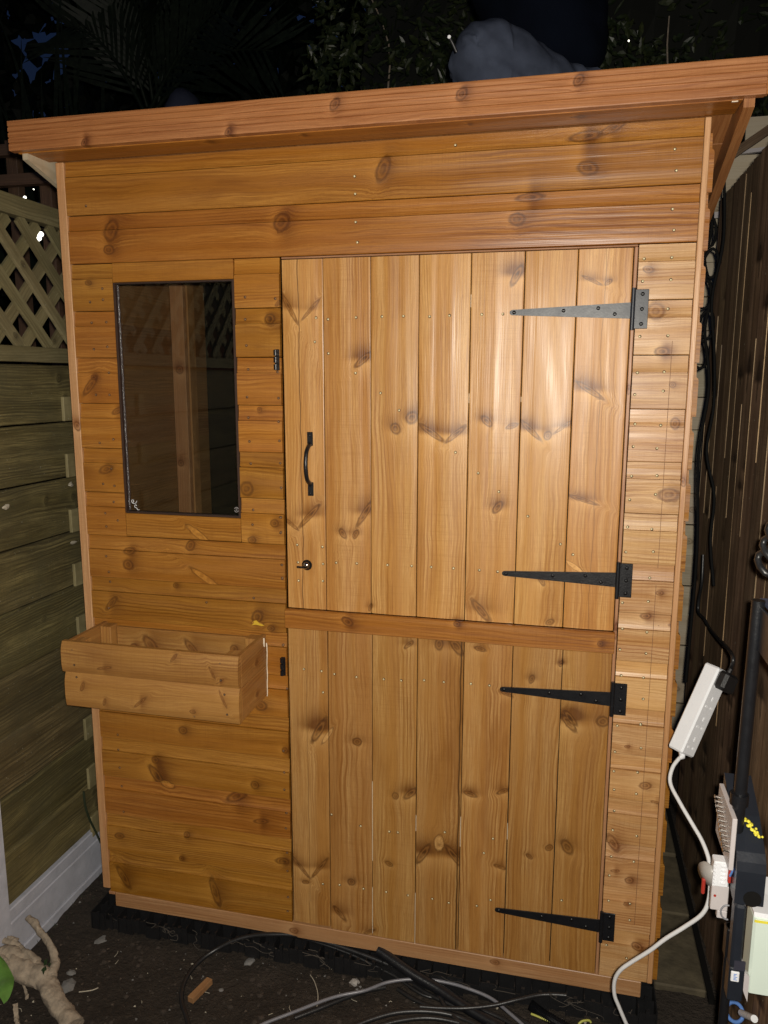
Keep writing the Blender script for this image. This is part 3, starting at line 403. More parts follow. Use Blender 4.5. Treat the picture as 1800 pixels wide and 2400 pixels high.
# pull handle
b = MB()
for z in (1.3745, 1.2515):
    b.box((.6475, -.0040, z - .017), (.6620, 0, z + .017), bev=.0012)
    for dz in (-.010, .009): b.disc((.6548, -.0040, z + dz), (0, -1, 0), .0032, .0014, dome=.0006)
hp = [(.6548, -.004, 1.361), (.6548, -.018, 1.355), (.6548, -.031, 1.342), (.6548, -.037, 1.313), (.6548, -.031, 1.284), (.6548, -.018, 1.271), (.6548, -.004, 1.265)]
b.tube(spline(hp, 6), .0052, n=10); b.build('pull_handle', BLACKM, upper)
b = MB(); b.disc((.6420, -.0022, 1.059), (0, -1, 0), .0135, .0006, 0, 20); lk = b.build('lock_hole', DARK, upper)
b = MB(); b.disc((.6410, -.003, 1.0585), (0, -1, 0), .0085, .006, 0, 18, .001); b.box((.618, -.013, 1.0515), (.646, -.0095, 1.0575), bev=.001); b.tube([(.641, -.003, 1.0565), (.639, -.011, 1.055)], .005); b.build('lock_turn', CHROME, upper)
# hinges
def hinge(x, zc, zt, zb, m, lab):
    b = MB(); b.tube([(x - .0005, -.0068, zb - .003), (x - .0005, -.0068, zt + .003)], .0048, n=12)
    for zz in (zb + .022, zt - .022): b.tube([(x - .0005, -.0068, zz - .0007), (x - .0005, -.0068, zz + .0007)], .0053, n=12)
    h = b.build('hinge', m, shed, label=lab)
    b = MB(); xl = x - .004; L = .262; tipx = x - L; z = zc
    pr = [(xl, z - .0170), (tipx + .005, z - .0058), (tipx + .001, z - .0035), (tipx, z), (tipx + .001, z + .0035), (tipx + .005, z + .0058), (xl, z + .0170)]
    n = len(pr); f0 = [(a, -.0060, c) for a, c in pr]; f1 = [(a, -.0030, c) for a, c in pr]
    b.add(f0 + f1, [list(range(n))] + [[n + i, n + (i + 1) % n, (i + 1) % n, i] for i in range(n)] + [list(range(n, 2 * n))[::-1]]); b.build('strap', m, h)
    b = MB(); b.box((x + .0035, -.0045, zb), (x + .0315, -.0015, zt), bev=.0008); b.build('plate', m, h)
    for (sx, sz, yy) in ((x - .252, z, -.006), (x - .145, z + .002, -.006), (x - .072, z + .006, -.006), (x - .037, z - .007, -.006), (x + .0185, zt - .010, -.0045), (x + .0185, (zt + zb) / 2, -.0045), (x + .0185, zb + .010, -.0045)):
        b = MB(); b.disc((sx, yy, sz), (0, -1, 0), .0042, .0013, n=12, dome=.0004); b.box((sx - .0026, yy - .0019, sz - .0005), (sx + .0026, yy - .0014, sz + .0005)); b.build('screw', SCREW, h)
hinge(1.3890, 1.6645, 1.7084, 1.6261, BLACKB, 'top strap hinge, its flash sheen tinted in as grey-blue')
hinge(1.3885, 1.0680, 1.1071, 1.0277, BLACKM, 'second strap hinge, just above the middle rail')
hinge(1.3915, .7800, .8203, .7418, BLACKM, 'third strap hinge, just below the middle rail')
hinge(1.3950, .1860, .2241, .1475, BLACKM, 'lowest strap hinge')
for zc in (1.5635, .786):
    b = MB(); x = .574 if zc > 1 else .5735; b.box((x - .0055, -.004, zc - .025), (x + .0058, 0, zc + .025), bev=.001)
    for dz in (-.017, 0, .017): b.tube([(x - .002, -.006, zc + dz - .0065), (x - .002, -.006, zc + dz + .0065)], .0052, n=10)
    b.build('bolt_keep', BLACKM, shed)
# nails
def nails(par, pts, y=-.0002, hm=None):
    b = MB()
    for (x, z) in pts:
        b.disc((x, y + .0002, z), (0, -1, 0), .0034, .0003, 1, 8); b.disc((x + random.uniform(-.0007, .0007), y - .0002, z + random.uniform(-.0006, .0006)), (random.uniform(-.25, .25), -1, random.uniform(-.25, .25)), .0024, .0007, 0, 8, .0004)
    b.build('nail_heads', [hm or BRASS, NHOLE], par, kind='stuff')
nu = [p for p in NL if .588 < p[0] < 1.386 and p[1] > .945]; nd = [p for p in NL if .5865 < p[0] < 1.386 and p[1] < .893]
nails(upper, nu, -.0012); nails(lower, nd, -.0012); ns = [p for p in NL if p not in nu and p not in nd]; DULL = simple('dull_nail', (.22, .12, .06), .45, .2, .5, 200, 0); nails(shed, [p for p in ns if p[0] > 1], -.0006); nails(shed, [p for p in ns if p[0] <= 1], -.0006, DULL)
# raw pale slivers where boards have parted, resin dab, pencil line
for (xj, q0, q1, par) in ((XL[2], (873.5, 1832), (875, 2018), lower), (XL[3], (974.5, 1911), (974.5, 1948), lower), (XL[3], (975, 2094), (975, 2213), lower), (XL[2], (873.5, 2080), (874, 2188), lower), (XL[4], (1081, 1915), (1082, 1985), lower), (XL[5], (1192, 1930), (1192, 1968), lower), (XU[4], (1104, 690), (1103, 720), upper), (XU[4], (1098, 922), (1097, 945), upper), (XU[5], (1216, 930), (1217, 942), upper)):
    za, zb = at(*q1, 1, 0).z, at(*q0, 1, 0).z; b = MB(); b.tube([(xj + .0004 + .0003 * noise.noise(Vector((k, xj * 9, 0))), .0012, za + (zb - za) * k / 8) for k in range(9)], .0008, n=5); b.build('raw_edge', SILI, par)
c = at(603, 1461, 1, 0); b = MB(); b.add([(c.x + dx, -.0006, c.z + dz) for dx, dz in ((-.016, -.006), (-.004, -.0035), (.012, -.006), (.020, -.004), (.006, .001), (-.002, .008), (-.010, .006), (-.009, .0))], [[0, 1, 2, 3, 4, 5, 6, 7]]); b.build('resin_dab', simple('yellow_resin', (.62, .40, .04), .35), shed)
for (x, za, zb) in ((1.4735, 1.10, 1.60), (1.4720, .20, 1.06)): b = MB(); b.box((x, -.0008, za), (x + .0009, .0002, zb)); b.build('pencil_line', simple('pencil_brown', (.16, .07, .03), .7), shed)
# side walls, back, inside posts
for k in range(17):
    zb = .046 + P * k; zt = min(zb + P, 2.03 - .0 * k)
    if zt - zb < .03: continue
    for side in (0, 1):
        h = zt - zb; prof = [(0.0005, -.012), (0.0005, -.001), (.001, 0), (max(.02, h - .038), 0), (h - .034, -.001), (h - .030, -.005), (h - .0005, -.006), (h - .0005, -.012)]
        L = .74 if zt < 1.80 else max(.15, (2.06 - zt) / .30 - .05)
        m = MB(); m.extrude(prof, 0, L) if side else m.extrude([(a, -b_) for a, b_ in prof][::-1], 0, L)
        x = (1.5345 + random.uniform(-.0015, .0015)) if side else .0105
        M = Matrix(((0, 0, 1, x), (1, 0, 0, .0165), (0, 1, 0, zb), (0, 0, 0, 1)))
        o = m.build('side_board', PINE if side else INNER, shed, M); woodprops(o, random.uniform(-.006, .004), random.uniform(-.2, .0))
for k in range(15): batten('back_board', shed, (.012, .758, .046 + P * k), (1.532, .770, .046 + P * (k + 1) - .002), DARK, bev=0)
b = MB(); b.box((.024, .7405, .05), (1.51, .756, 1.842)); b.build('dark_backing', DARK, shed)  # black sheet put in to keep the inside dark behind the glass
b = MB(); b.box((.024, .036, .03), (1.51, .74, .045)); b.build('shed_floor', INNER, shed); woodprops(bpy.context.scene.objects['shed_floor'])
batten('inner_post', shed, (.0240, .50, .046), (.0690, .545, 1.88), TRIM, -.006, -.2, knots=[(1.5, .02, .012, .012, .4, .8), (1.2, .03, .01, .01, 0, .7)], axis_='z')
batten('inner_post', shed, (.0705, .515, .046), (.0775, .56, 1.88), INNER, 0, .5, axis_='z')
for x in (.0135, 1.5125):
    b = MB(); pr = [(.018, .046), (.74, .046), (.74, 1.845), (.018, 2.040)]; P_ = [(x, a, c) for a, c in pr]; Q_ = [(x + .008, a, c) for a, c in pr]
    b.add(P_ + Q_, [[0, 1, 2, 3], [7, 6, 5, 4]] + [[i, 4 + i, 4 + (i + 1) % 4, (i + 1) % 4] for i in range(4)]); b.v = [(v[1], v[2], v[0]) for v in b.v]; o = b.build('side_lining', INNER, shed, Matrix(((0, 0, 1, 0), (1, 0, 0, 0), (0, 1, 0, 0), (0, 0, 0, 1)))); woodprops(o, 0, 0, [(.2, 1.5, .03, .02, 0, .7), (.3, 1.3, .03, .015, .5, .8), (.15, 1.2, .02, .02, 0, .6)])
# roof: falls to the back, fascia across the front, barge boards down the sides
def fascia():
    h = .0665; n = 6; prof = [(0, -.020), (0, -.001), (.002, 0)]
    for z in (.0165, .0290, .0410, .0535): prof += [(z - .0019, 0), (z - .0008, -.0032), (z + .0008, -.0032), (z + .0019, 0)]
    prof += [(h - .002, 0), (h, -.001), (h, -.020)]
    b = MB(); L = 1.6505; b.extrude(prof[::-1], 0, L, segs=10, wob=lambda x, y, z: (.0004 * noise.noise(Vector((x * 4, y, 0))), .0008 * noise.noise(Vector((x * 3, y * 5, 2)))))
    o = b.build('fascia_board', FASC, shed, MH(-.050, 2.0485, -.102))
    kk = []
    for (px, py, a, b_, st) in ((197, 334, .010, .006, 1), (534, 310, .010, .006, 1), (784, 244, .014, .009, .5), (1082, 220, .014, .010, .6), (1356, 188, .012, .009, .6)):
        q = at(px, py, 1, -.102); kk.append((q.x + .05, q.z - 2.0485, a, b_, .9, st))
    woodprops(o, -.002, .02, kk)
fascia()
batten('fascia_end', shed, (1.6012, -.101, 2.049), (1.6062, -.084, 2.114), FASC, 0, .1)
kk = []
for (px, py, a, b_) in ((490, 334, .012, .006), (710, 318, .01, .004), (1353, 275, .014, .006), (1098, 292, .008, .003), (1050, 320, .012, .004)):
    q = at(px, py, 2, 2.0465); kk.append((q.x + .04, q.y + .08, a, b_, 0, .8))
b = MB(); b.box((0, 0, 0), (1.604, .080, .018)); o = b.build('soffit_board', PINE, shed, Matrix(((1, 0, 0, -.04), (0, 1, 0, -.0815), (0, 0, 1, 2.0468), (0, 0, 0, 1)))); woodprops(o, -.004, -.02, kk)
sl = -.30
def sloped(name, x0, x1, y0, y1, z0, th, mt, **k):
    b = MB(); P_ = [(x0, y0, z0), (x1, y0, z0), (x1, y1, z0 + sl * (y1 - y0)), (x0, y1, z0 + sl * (y1 - y0))]; Q = [(a, c, d + th) for a, c, d in P_]
    b.add(P_ + Q, [[3, 2, 1, 0], [4, 5, 6, 7], [0, 1, 5, 4], [1, 2, 6, 5], [2, 3, 7, 6], [3, 0, 4, 7]]); M = Matrix(((0, 1, 0, 0), (1, 0, 0, 0), (0, 0, 1, 0), (0, 0, 0, 1)))
    b.v = [(v[1], v[0], v[2]) for v in b.v]; b.f = [f[::-1] for f in b.f]; o = b.build(name, mt, shed, M); return woodprops(o, 0, -.2)
sloped('barge_board', 1.5660, 1.5860, -.0810, .86, 2.033, .055, FASC)
sloped('barge_board', -.0300, -.0160, -.0810, .86, 2.033, .055, OLDP)
for k in range(9): sloped('roof_board', -.036, 1.590, -.0810 + k * .105, -.0810 + k * .105 + .103, 2.0885 + sl * k * .105, .012, FASC)
o = sloped('roof_felt', -.040, 1.592, -.081, .87, 2.1015, .004, DARK)
b = MB(); b.box((1.545, -.0805, 2.0450), (1.556, -.077, 2.0466)); b.build('raw_splinter', SILI, shed)

# black plastic base grid under the shed
bgd = empty('base_grid', (0, 0, GZ), label='black plastic honeycomb base grid under the shed front', cat='shed base')
for i in range(4):
    b = MB(); x0, x1 = -.030 + i * .392, -.030 + i * .392 + .390
    n = 9; w = (x1 - x0) / n
    for j in range(n + 1): b.box((x0 + j * w - .0015, -.022 + random.uniform(-.004, .003), .004), (x0 + j * w + .0015, .40, .060 + random.uniform(-.003, 0)))
    for k in range(8):
        y = -.020 + k * w
        for j in range(n):
            zc = .052 if k else .052 - .012 * (j % 3 == 1)
            b.box((x0 + j * w + .002, y - .0015, .003 + (.010 if (j + k) % 2 else 0)), (x0 + (j + 1) * w - .002, y + .0015, zc + random.uniform(-.004, .003)))
            if random.random() < .6: b.box((x0 + j * w + w * .4, y - .004, .012), (x0 + j * w + w * .6, y + .004, .058))
    b.build('grid_tile', PLASB, bgd)
b = MB()
for k in range(26):
    x = random.uniform(-.01, 1.5); y = random.uniform(-.035, -.015); pts = [(x, y, .055)]
    for j in range(random.randint(3, 7)): x += random.uniform(-.02, .035); y += random.uniform(-.008, .006); pts.append((x, max(-.05, min(y, -.010)), pts[-1][2] + random.uniform(-.012, .009)))
    b.tube(spline(pts, 3), random.uniform(.0005, .0011), n=5)
b.build('fine_roots', simple('dusty_root', (.065, .055, .045), .9), bgd, kind='stuff')

# ------------------------------------------------------------------ window planter hung on the wall
pl = empty('window_planter', (.29, -.0, .69), label='orange-brown wooden planter box fixed to the shed wall below the window', cat='planter')
OM = Matrix.Translation((-.29, 0, -.69))
def ploc(o): o.matrix_basis = OM @ o.matrix_basis
def logboard(z0, z1, x0, x1, knots, val):
    h = z1 - z0; prof = [(0, -.012)]; n = 9
    for i in range(n + 1): s = i / n; prof.append((h * s, .0085 * (1 - (abs(2 * s - .85) / 1.15) ** 3.2) - .0005))
    prof += [(h, -.012)]
    b = MB(); b.extrude(prof[::-1], 0, x1 - x0, segs=4); o = b.build('front_board', PLANT, pl, MH(x0, z0, -.1735)); ploc(o); return woodprops(o, 0, val, knots)
logboard(.7020, .7905, .0560, .5280, [(.05, .055, .012, .005, 1.2, .3), (.11, .02, .010, .004, 1.2, .4), (.21, .03, .022, .004, .7, .5), (.35, .02, .008, .005, 0, .4), (.43, .06, .022, .003, -1.1, .25)], .06)
logboard(.7920, .8700, .0510, .5275, [(.31, .062, .012, .004, .9, .3), (.41, .035, .016, .003, -1.1, .3), (.43, .014, .012, .0015, .6, .7), (.12, .02, .02, .004, .2, .3)], -.02)
SM = lambda x: Matrix(((0, 0, 1, x), (1, 0, 0, -.1605), (0, 1, 0, 0), (0, 0, 0, 1)))
for x in (.0640, .5215):
    for (z0, z1) in ((.7025, .7850), (.7865, .8690)):
        b = MB(); b.box((0, z0, -.006), (.1590, z1, .006), bev=.001); o = b.build('side_board', PLANT, pl, SM(x)); ploc(o); woodprops(o, -.002, random.uniform(-.1, .06), [(.09, z0 + .03, .008, .006, 0, .5)])
for (x, y) in ((.0710, -.0400), (.4845, -.0400), (.4845, -.1600), (.0710, -.1600)):
    o = batten('corner_batten', pl, (x, y, .716), (x + .030, y + .036, .8665), PLANT, .0, .12, axis_='z'); ploc(o)
o = batten('back_board', pl, (.1020, -.0125, .716), (.4835, -.001, .8600), PLANT, 0, -.02, knots=[(.05, .09, .010, .010, 0, .9), (.1, .1, .03, .014, -.9, .5), (.22, .1, .03, .010, -.9, .4), (.34, .11, .01, .01, 0, .6)]); ploc(o)
b = MB(); b.box((.0705, -.1600, .7030), (.5150, -.0015, .715)); o = b.build('bottom_board', PLANT, pl, OM); woodprops(o, 0, -.15)
b = MB()
for (x, z) in ((.083, .851), (.088, .813), (.482, .851), (.484, .81), (.492, .775), (.497, .725), (.09, .715), (.19, .712), (.41, .71), (.09, .78)): y_ = -.1735 - (.0085 if .72 < z < .78 or z > .8 and z < .85 else .0055); b.disc((x, y_, z), (0, -1, 0), .0028, .0006, 1, 8); b.disc((x, y_ - .0006, z), (0, -1, 0), .0017, .0006, 0, 8)
o = b.build('nail_heads', [simple('dull_nail', (.30, .22, .16), .4, .8), NHOLE], pl, OM, kind='stuff')
b = MB(); b.tube(spline([(.5290, -.0035, .846), (.5305, -.0045, .82), (.5290, -.004, .785), (.5300, -.005, .76), (.5285, -.004, .735), (.5280, -.003, .715), (.5270, -.003, .700)], 5), [.0013 + .0012 * abs(noise.noise(Vector((k * .7, 1, 0)))) for k in range(31)], n=6)
b.tube(spline([(.5280, -.018, .864), (.5290, -.020, .851), (.5280, -.017, .841)], 4), .0022, n=6); b.build('filler_smear', SILI, pl, OM)
# ------------------------------------------------------------------ left fence (plane x = -0.17)
FX = -.17
def fence_board(par, y0, y1, z0, z1, x, mt, name='fence_board', th=.014, val=0):
    h = z1 - z0; prof = [(.0015, -th), (.0015, -.004), (.004, 0), (h - .010, .0), (h - .004, -.004), (h - .001, -.008), (h - .001, -th)]
    b = MB(); b.extrude(prof, 0, y1 - y0, segs=max(1, int((y1 - y0) / .2)), wob=lambda a, c, d: (.001 * noise.noise(Vector((a * 2, z0 * 9, 0))), .0015 * noise.noise(Vector((a * 2, c * 9, z0)))))
    o = b.build(name, mt, par, Matrix(((0, 0, 1, x), (1, 0, 0, y0), (0, 1, 0, z0), (0, 0, 0, 1))))
    ks = [(random.uniform(0, y1 - y0), random.uniform(.02, h - .02), random.uniform(.006, .013), random.uniform(.005, .009), random.uniform(-1, 1), random.uniform(.2, .8)) for _ in range(6)]
    return woodprops(o, random.uniform(-.01, .01), random.uniform(-.15, .15) + val, ks)
def left_panel(y0, y1, lab, latlab):
    f = empty('garden_fence', (0, 0, 0), label=lab, cat='fence panel', group='green treated fence panels on the left')
    zs = [1.557, 1.393, 1.230, 1.066, .900, .731, .568, .405, .248, .093]
    for a, c in zip(zs, zs[1:]): fence_board(f, y0, y1, c + .001, a - .001, FX + random.uniform(-.001, .001), GREEN)
    o = batten('fence_post', f, (FX - .05, y1 + .001, GZ - .03), (FX + .003, y1 + .055, 1.99), GREEN, 0, -.2, axis_='z')
    for z in [1.431 - .1655 * i for i in range(9)]:
        o = batten('fence_cleat', f, (FX + .0012, (.190 if y1 > 0 else y1 - .3), z - .035), (FX + .011, (.232 if y1 > 0 else y1 - .26), z + .035), LATT, 0, .45, axis_='z')
    tr = empty('lattice_panel', (0, 0, 0), label=latlab, cat='trellis', group='diagonal lattice panels on the left fence')
    z0, z1 = 1.562, 1.985
    b = MB()
    for (a, b_, nm, ax) in (((FX - .012, y0, 1.935), (FX + .022, y1, z1), 'lattice_rail', 'y'), ((FX - .012, y0, z0), (FX + .020, y1, 1.603), 'lattice_rail', 'y'), ((FX - .010, y0 + .001, 1.604), (FX + .020, y0 + .036, 1.934), 'lattice_stile', 'z'), ((FX - .010, y1 - .036, 1.604), (FX + .020, y1 - .001, 1.934), 'lattice_stile', 'z')):
        batten(nm, tr, a, b_, LATT, 0, random.uniform(-.1, .1), axis_=ax)
    zc0, zc1, s = 1.604, 1.934, .119; H = zc1 - zc0
    for d in (0, 1):
        k = y0 - H
        while k < y1:
            ya, yb = k, k + H; za, zb = (zc0, zc1) if d == 0 else (zc1, zc0)
            t0 = max(0, (y0 + .036 - ya) / H); t1 = min(1, (y1 - .036 - ya) / H); k += s
            if t1 - t0 < .12: continue
            A = Vector((FX - .002 + d * .0125, ya + t0 * H, za + (zb - za) * t0)); B = Vector((FX - .002 + d * .0125, ya + t1 * H, za + (zb - za) * t1)); L = (B - A).length; u = (B - A).normalized(); w = Vector((1, 0, 0)).cross(u)
            b = MB(); b.box((0, -.0165, -.005), (L, .0165, .005), bev=.001); M = Matrix(((u.x, w.x, 1, A.x), (u.y, w.y, 0, A.y), (u.z, w.z, 0, A.z), (0, 0, 0, 1)))
            o = b.build('lattice_slat', LATT, tr, M); woodprops(o, random.uniform(-.008, .008), random.uniform(-.15, .15), [(random.uniform(0, L), random.uniform(-.01, .01), .008, .006, 0, .6)])
    gb = empty('gravel_board', (0, 0, 0), label='pale painted grooved gravel board under the ' + ('fence beside the shed' if y1 > 0 else 'nearer fence panel'), cat='gravel board')
    for a, c in ((.090, .052), (.050, -.045), (-.0465, -.13)):
        b = MB(); b.box((FX - .03, y0, c), (FX + .009 + (.004 if c < -.05 else 0), y1, a), bev=.003); b.build('ridge', CONC, gb)
left_panel(-.212, 1.75, 'dark green treated board fence panel running back beside the shed', 'diagonal green trellis panel on top of the fence beside the shed')
left_panel(-2.10, -.306, 'green treated board fence panel nearer than the white post', 'diagonal trellis panel on the fence nearer than the white post')
b = MB(); b.box((FX - .06, -.305, GZ - .05), (FX + .034, -.2130, 2.02), bev=.004); b.build('fence_post', CONC, None, label='pale concrete fence post at the bottom left beside the roots', cat='post')
# ------------------------------------------------------------------ right fence (plane x = 1.70), dark vertical boards, light on their sawn edges painted as pale strips
rf = empty('garden_fence', (1.7, 0, 0), label='tall dark brown vertical board fence on the right of the shed', cat='fence')
y = .93; i = 0; OR = Matrix.Translation((-1.7, 0, 0))
while y > -2.2:
    w = random.choice((.085, .095, .102)); y0 = y - w
    b = MB(); ph = random.uniform(0, 9)
    prof = [(0.0005, -.022), (0.0005, -.010), (w * .5, -.004), (w - .001, 0), (w - .001, -.022)]
    b.extrude(prof, 0, 2.145, segs=10, wob=lambda x, yy, z: (.0015 * noise.noise(Vector((x * 2, ph, 0))), .002 * noise.noise(Vector((x * 2.5, yy * 5, ph)))))
    M = Matrix(((0, 0, -1, 1.7), (0, 1, 0, y0), (1, 0, 0, GZ + .0), (0, 0, 0, 1)))
    b.f = [f[::-1] for f in b.f]
    o = b.build('fence_board', DARKW, rf, OR @ M)
    woodprops(o, random.uniform(-.01, .01), random.uniform(-.25, .25), [(random.uniform(0, 2), random.uniform(.01, w - .02), random.uniform(.015, .05), .006, random.uniform(-.2, .2), .8) for _ in range(5)])
    b = MB(); b.box((0, w - .0052, -.0115), (2.12 - random.uniform(0, .8), w - .0018, -.009), bev=0)
    z0 = random.uniform(.95, 1.4) if i % 3 else random.uniform(.3, .9); L = random.uniform(.45, .95)
    b = MB(); b.box((z0, w - .0052, -.0012), (min(2.13, z0 + L), w - .0018, .0012)); b.f = [f[::-1] for f in b.f]; o = b.build('lit_sawn_edge', EDGEW, rf, OR @ M); woodprops(o, 0, random.uniform(-.5, .1))
    y = y0; i += 1
for z in (.35, 1.1, 1.85): batten('fence_rail', rf, (1.723, -2.2, z), (1.765, .93, z + .07), DARKW, axis_='y').matrix_basis = OR @ Matrix(((0, 0, 1, 1.723), (1, 0, 0, -2.2), (0, 1, 0, z), (0, 0, 0, 1)))
# ------------------------------------------------------------------ pale boarded building behind on the right
pb = empty('neighbour_shed', (1.9, 1.5, 0), label='pale weathered boarded gable behind the dark fence at upper right', cat='building')
OP = Matrix.Translation((-1.9, -1.5, 0))
for k in range(19):
    z0 = .02 + .130 * k; sx = max(0, (z0 - 2.05)) * 1.5
    m = MB(); m.box((0, 0, 0), (1.25 - sx, .127, .014), bev=.001); o = m.build('cladding_board', OLDP, pb, OP @ MH(1.45 + sx * .9, z0, 1.55 + (.012 if k % 2 else 0))); woodprops(o, random.uniform(-.01, .01), random.uniform(-.2, .05), [(random.uniform(.1, .9), .06, .02, .012, 0, .4) for _ in range(3)])
for (A, B, w, mt, nm) in (((1.72, 1.50, 2.13), (2.45, 1.50, 2.155), .022, GREYP, 'trim_strip'), ((1.75, 1.40, 2.285), (2.25, 1.40, 2.62), .030, DARKW, 'roof_bearer'), ((1.50, 1.50, 2.33), (2.3, 1.5, 2.38), .014, GREYP, 'trim_strip')):
    A = Vector(A); B = Vector(B); u = (B - A).normalized(); n_ = Vector((0, -1, 0)); v = n_.cross(u); L = (B - A).length
    b = MB(); b.box((0, -w / 2, 0), (L, w / 2, .02)); o = b.build(nm, mt, pb, OP @ Matrix(((u.x, v.x, n_.x, A.x), (u.y, v.y, n_.y, A.y), (u.z, v.z, n_.z, A.z), (0, 0, 0, 1)))); woodprops(o)
MATC = simple('matt_black_cable', (.006, .006, .006), .8, spec=.12)
# black cables hanging in the gap
for j, (r, pts, lab) in enumerate(((.0040, [(1.655, .62, 2.07), (1.662, .60, 1.9), (1.640, .58, 1.74), (1.652, .56, 1.60), (1.660, .55, 1.45), (1.645, .52, 1.32), (1.670, .50, 1.20), (1.662, .46, 1.08), (1.672, .42, .96)], 'black cable hanging down the fence side of the gap right of the shed'),
                                    (.0045, [(1.640, .72, 2.12), (1.645, .70, 1.95), (1.628, .68, 1.86), (1.650, .66, 1.76), (1.636, .64, 1.66), (1.655, .62, 1.50), (1.640, .62, 1.3), (1.655, .62, 1.0), (1.65, .62, .6)], 'second black cable twisting in the gap right of the shed'))):
    b = MB(); b.tube(spline(pts, 6), r, n=8); b.build('black_cable', MATC, None, label=lab, cat='cable')
b = MB()
for k in range(5):
    c = Vector((1.632 + .012 * (k % 2), .66, 1.93 - .085 * k)); b.tube([c + Vector((.020 * cos(a / 12 * 2 * pi), .01 * cos(a), .040 * sin(a / 12 * 2 * pi))) for a in range(13)], .0045, n=6)
b.build('cable_coil', MATC, None, label='coil of black cable bunched high in the gap right of the shed', cat='cable')

# ------------------------------------------------------------------ extension lead, plug
A = at(1611, 1772, 1, -.16); B = at(1700, 1572, 1, -.10); u = (B - A).normalized(); L = (B - A).length
side = u.cross(Vector((0, -1, 0))).normalized(); out = side.cross(u).normalized()
# the socket face turns to the right, the plain flank to the left
rotm = Matrix.Rotation(R(40), 3, u); fx, fn = rotm @ side, rotm @ out
if fn.y > 0: fn = -fn
fx = fn.cross(u); MS = Matrix(((u.x, fx.x, fn.x, A.x), (u.y, fx.y, fn.y, A.y), (u.z, fx.z, fn.z, A.z), (0, 0, 0, 1)))
ext = empty('extension_lead', A, label='white four-gang extension lead hanging by the right fence with its cable looping to the ground', cat='extension lead'); iE = Matrix.Translation(-A)
b = MB(); b.box((0, -.024, -.036), (L, .024, 0), bev=.0035); b.build('socket_strip', WHITEP, ext, iE @ MS)
b = MB()
for k in range(4):
    x = L * (.13 + .235 * k)
    for (dx, dy, w1, w2) in ((.012, 0, .0045, .0022), (-.007, .009, .0022, .0040), (-.007, -.009, .0022, .0040)): b.box((x + dx - w1, dy - w2, .0002), (x + dx + w1, dy + w2, .0008))
b.build('socket_slots', simple('slot_grey', (.85, .86, .9), .3), ext, iE @ MS)
cp = [(1593, 1776, -.165), (1576, 1800, -.18), (1571, 1835, -.20), (1593, 1880, -.235), (1622, 1930, -.27), (1646, 1972, -.30), (1662, 2017, -.33), (1665, 2062, -.35), (1661, 2110, -.36), (1645, 2143, -.36), (1605, 2172, -.355), (1560, 2200, -.35), (1523, 2228, -.345), (1483, 2253, -.335), (1455, 2273, -.33), (1441, 2297, -.325), (1440, 2330, -.32), (1451, 2360, -.315), (1468, 2400, -.31), (1490, 2450, -.30)]
b = MB(); pp = spline([at(x, y, 1, d) for x, y, d in cp] + [(1.42, -.36, -.055), (1.55, -.55, -.06), (1.5, -.9, -.06)], 6)
b.tube(pp, .0040, n=12); b.build('lead_cable', WHITEC, ext, iE)
q0 = Vector(pp[0]); b = MB(); b.tube([A + u * .004 - fn * .016, q0 + (A - q0) * .3, q0], [.0080, .0060, .0042], n=10); b.build('strain_relief', WHITEP, ext, iE)
pg = empty('black_plug', B, label='black plug pushed in the top of the white extension lead', cat='plug')
b = MB(); c = MS @ Vector((L - .020, .002, .014)); b.box((L - .042, -.022, .0015), (L - .002, .026, .026), bev=.006); b.box((L - .010, .004, .012), (L + .012, .016, .020), bev=.003); b.build('plug_body', PLASB, pg, Matrix.Translation(-B) @ MS)
b = MB(); c = MS @ Vector((L + .008, .008, .015)); b.tube(spline([c, (c.x + .0, c.y + .01, c.z + .03)] + [at(x, y, 0, 1.672) for x, y in ((1668, 1480), (1650, 1450), (1637, 1435), (1638, 1405), (1645, 1365), (1648, 1300))], 6), .0045, n=8); b.build('plug_cable', BLACKC, pg, Matrix.Translation(-B))

# ------------------------------------------------------------------ black stand with opened electrical housing, bottom right
YS = -.45
st = empty('equipment_stand', (1.585, YS, GZ), label='black upright stand with an opened electrical housing at bottom right', cat='stand'); iS = Matrix.Translation((-1.585, -YS, -GZ))
b = MB(); b.tube([(1.578, YS, .70), (1.581, YS, 1.16)], .0105, n=14); b.tube([(1.578, YS, .795), (1.578, YS, .815)], .0150, n=14); b.build('upper_pole', BLACKM, st, iS)
b = MB(); b.tube([(1.583, YS, GZ), (1.583, YS, .56)], .0085, n=12); b.box((1.574, YS - .012, .50), (1.600, YS + .012, .56), bev=.002); b.build('lower_pole', BLACKM, st, iS)
for a in (100, 215, 330):
    b = MB(); b.tube([(1.583, YS, .10), (1.583 + (.06 if a != 215 else .09) * cos(R(a)), YS + .16 * sin(R(a)), GZ + .008)], .006, n=8); b.build('leg', BLACKM, st, iS)
HOUS = simple('charcoal_housing', (.014, .017, .024), .32, 0, .2, 20, .15, 200)
def quad_prism(P_, d, m, name, par=st, iM=iS):
    b = MB(); n = len(P_); d = Vector(d); P_ = [Vector(p) for p in P_]; b.add(P_ + [p + d for p in P_], [list(range(n)), list(range(n, 2 * n))[::-1]] + [[n + i, n + (i + 1) % n, (i + 1) % n, i] for i in range(n)]); return b.build(name, m, par, iM)
A_ = lambda x, y, Y=YS: at(1640 + x / 4.02, 1850 + y / 4.02, 1, Y)
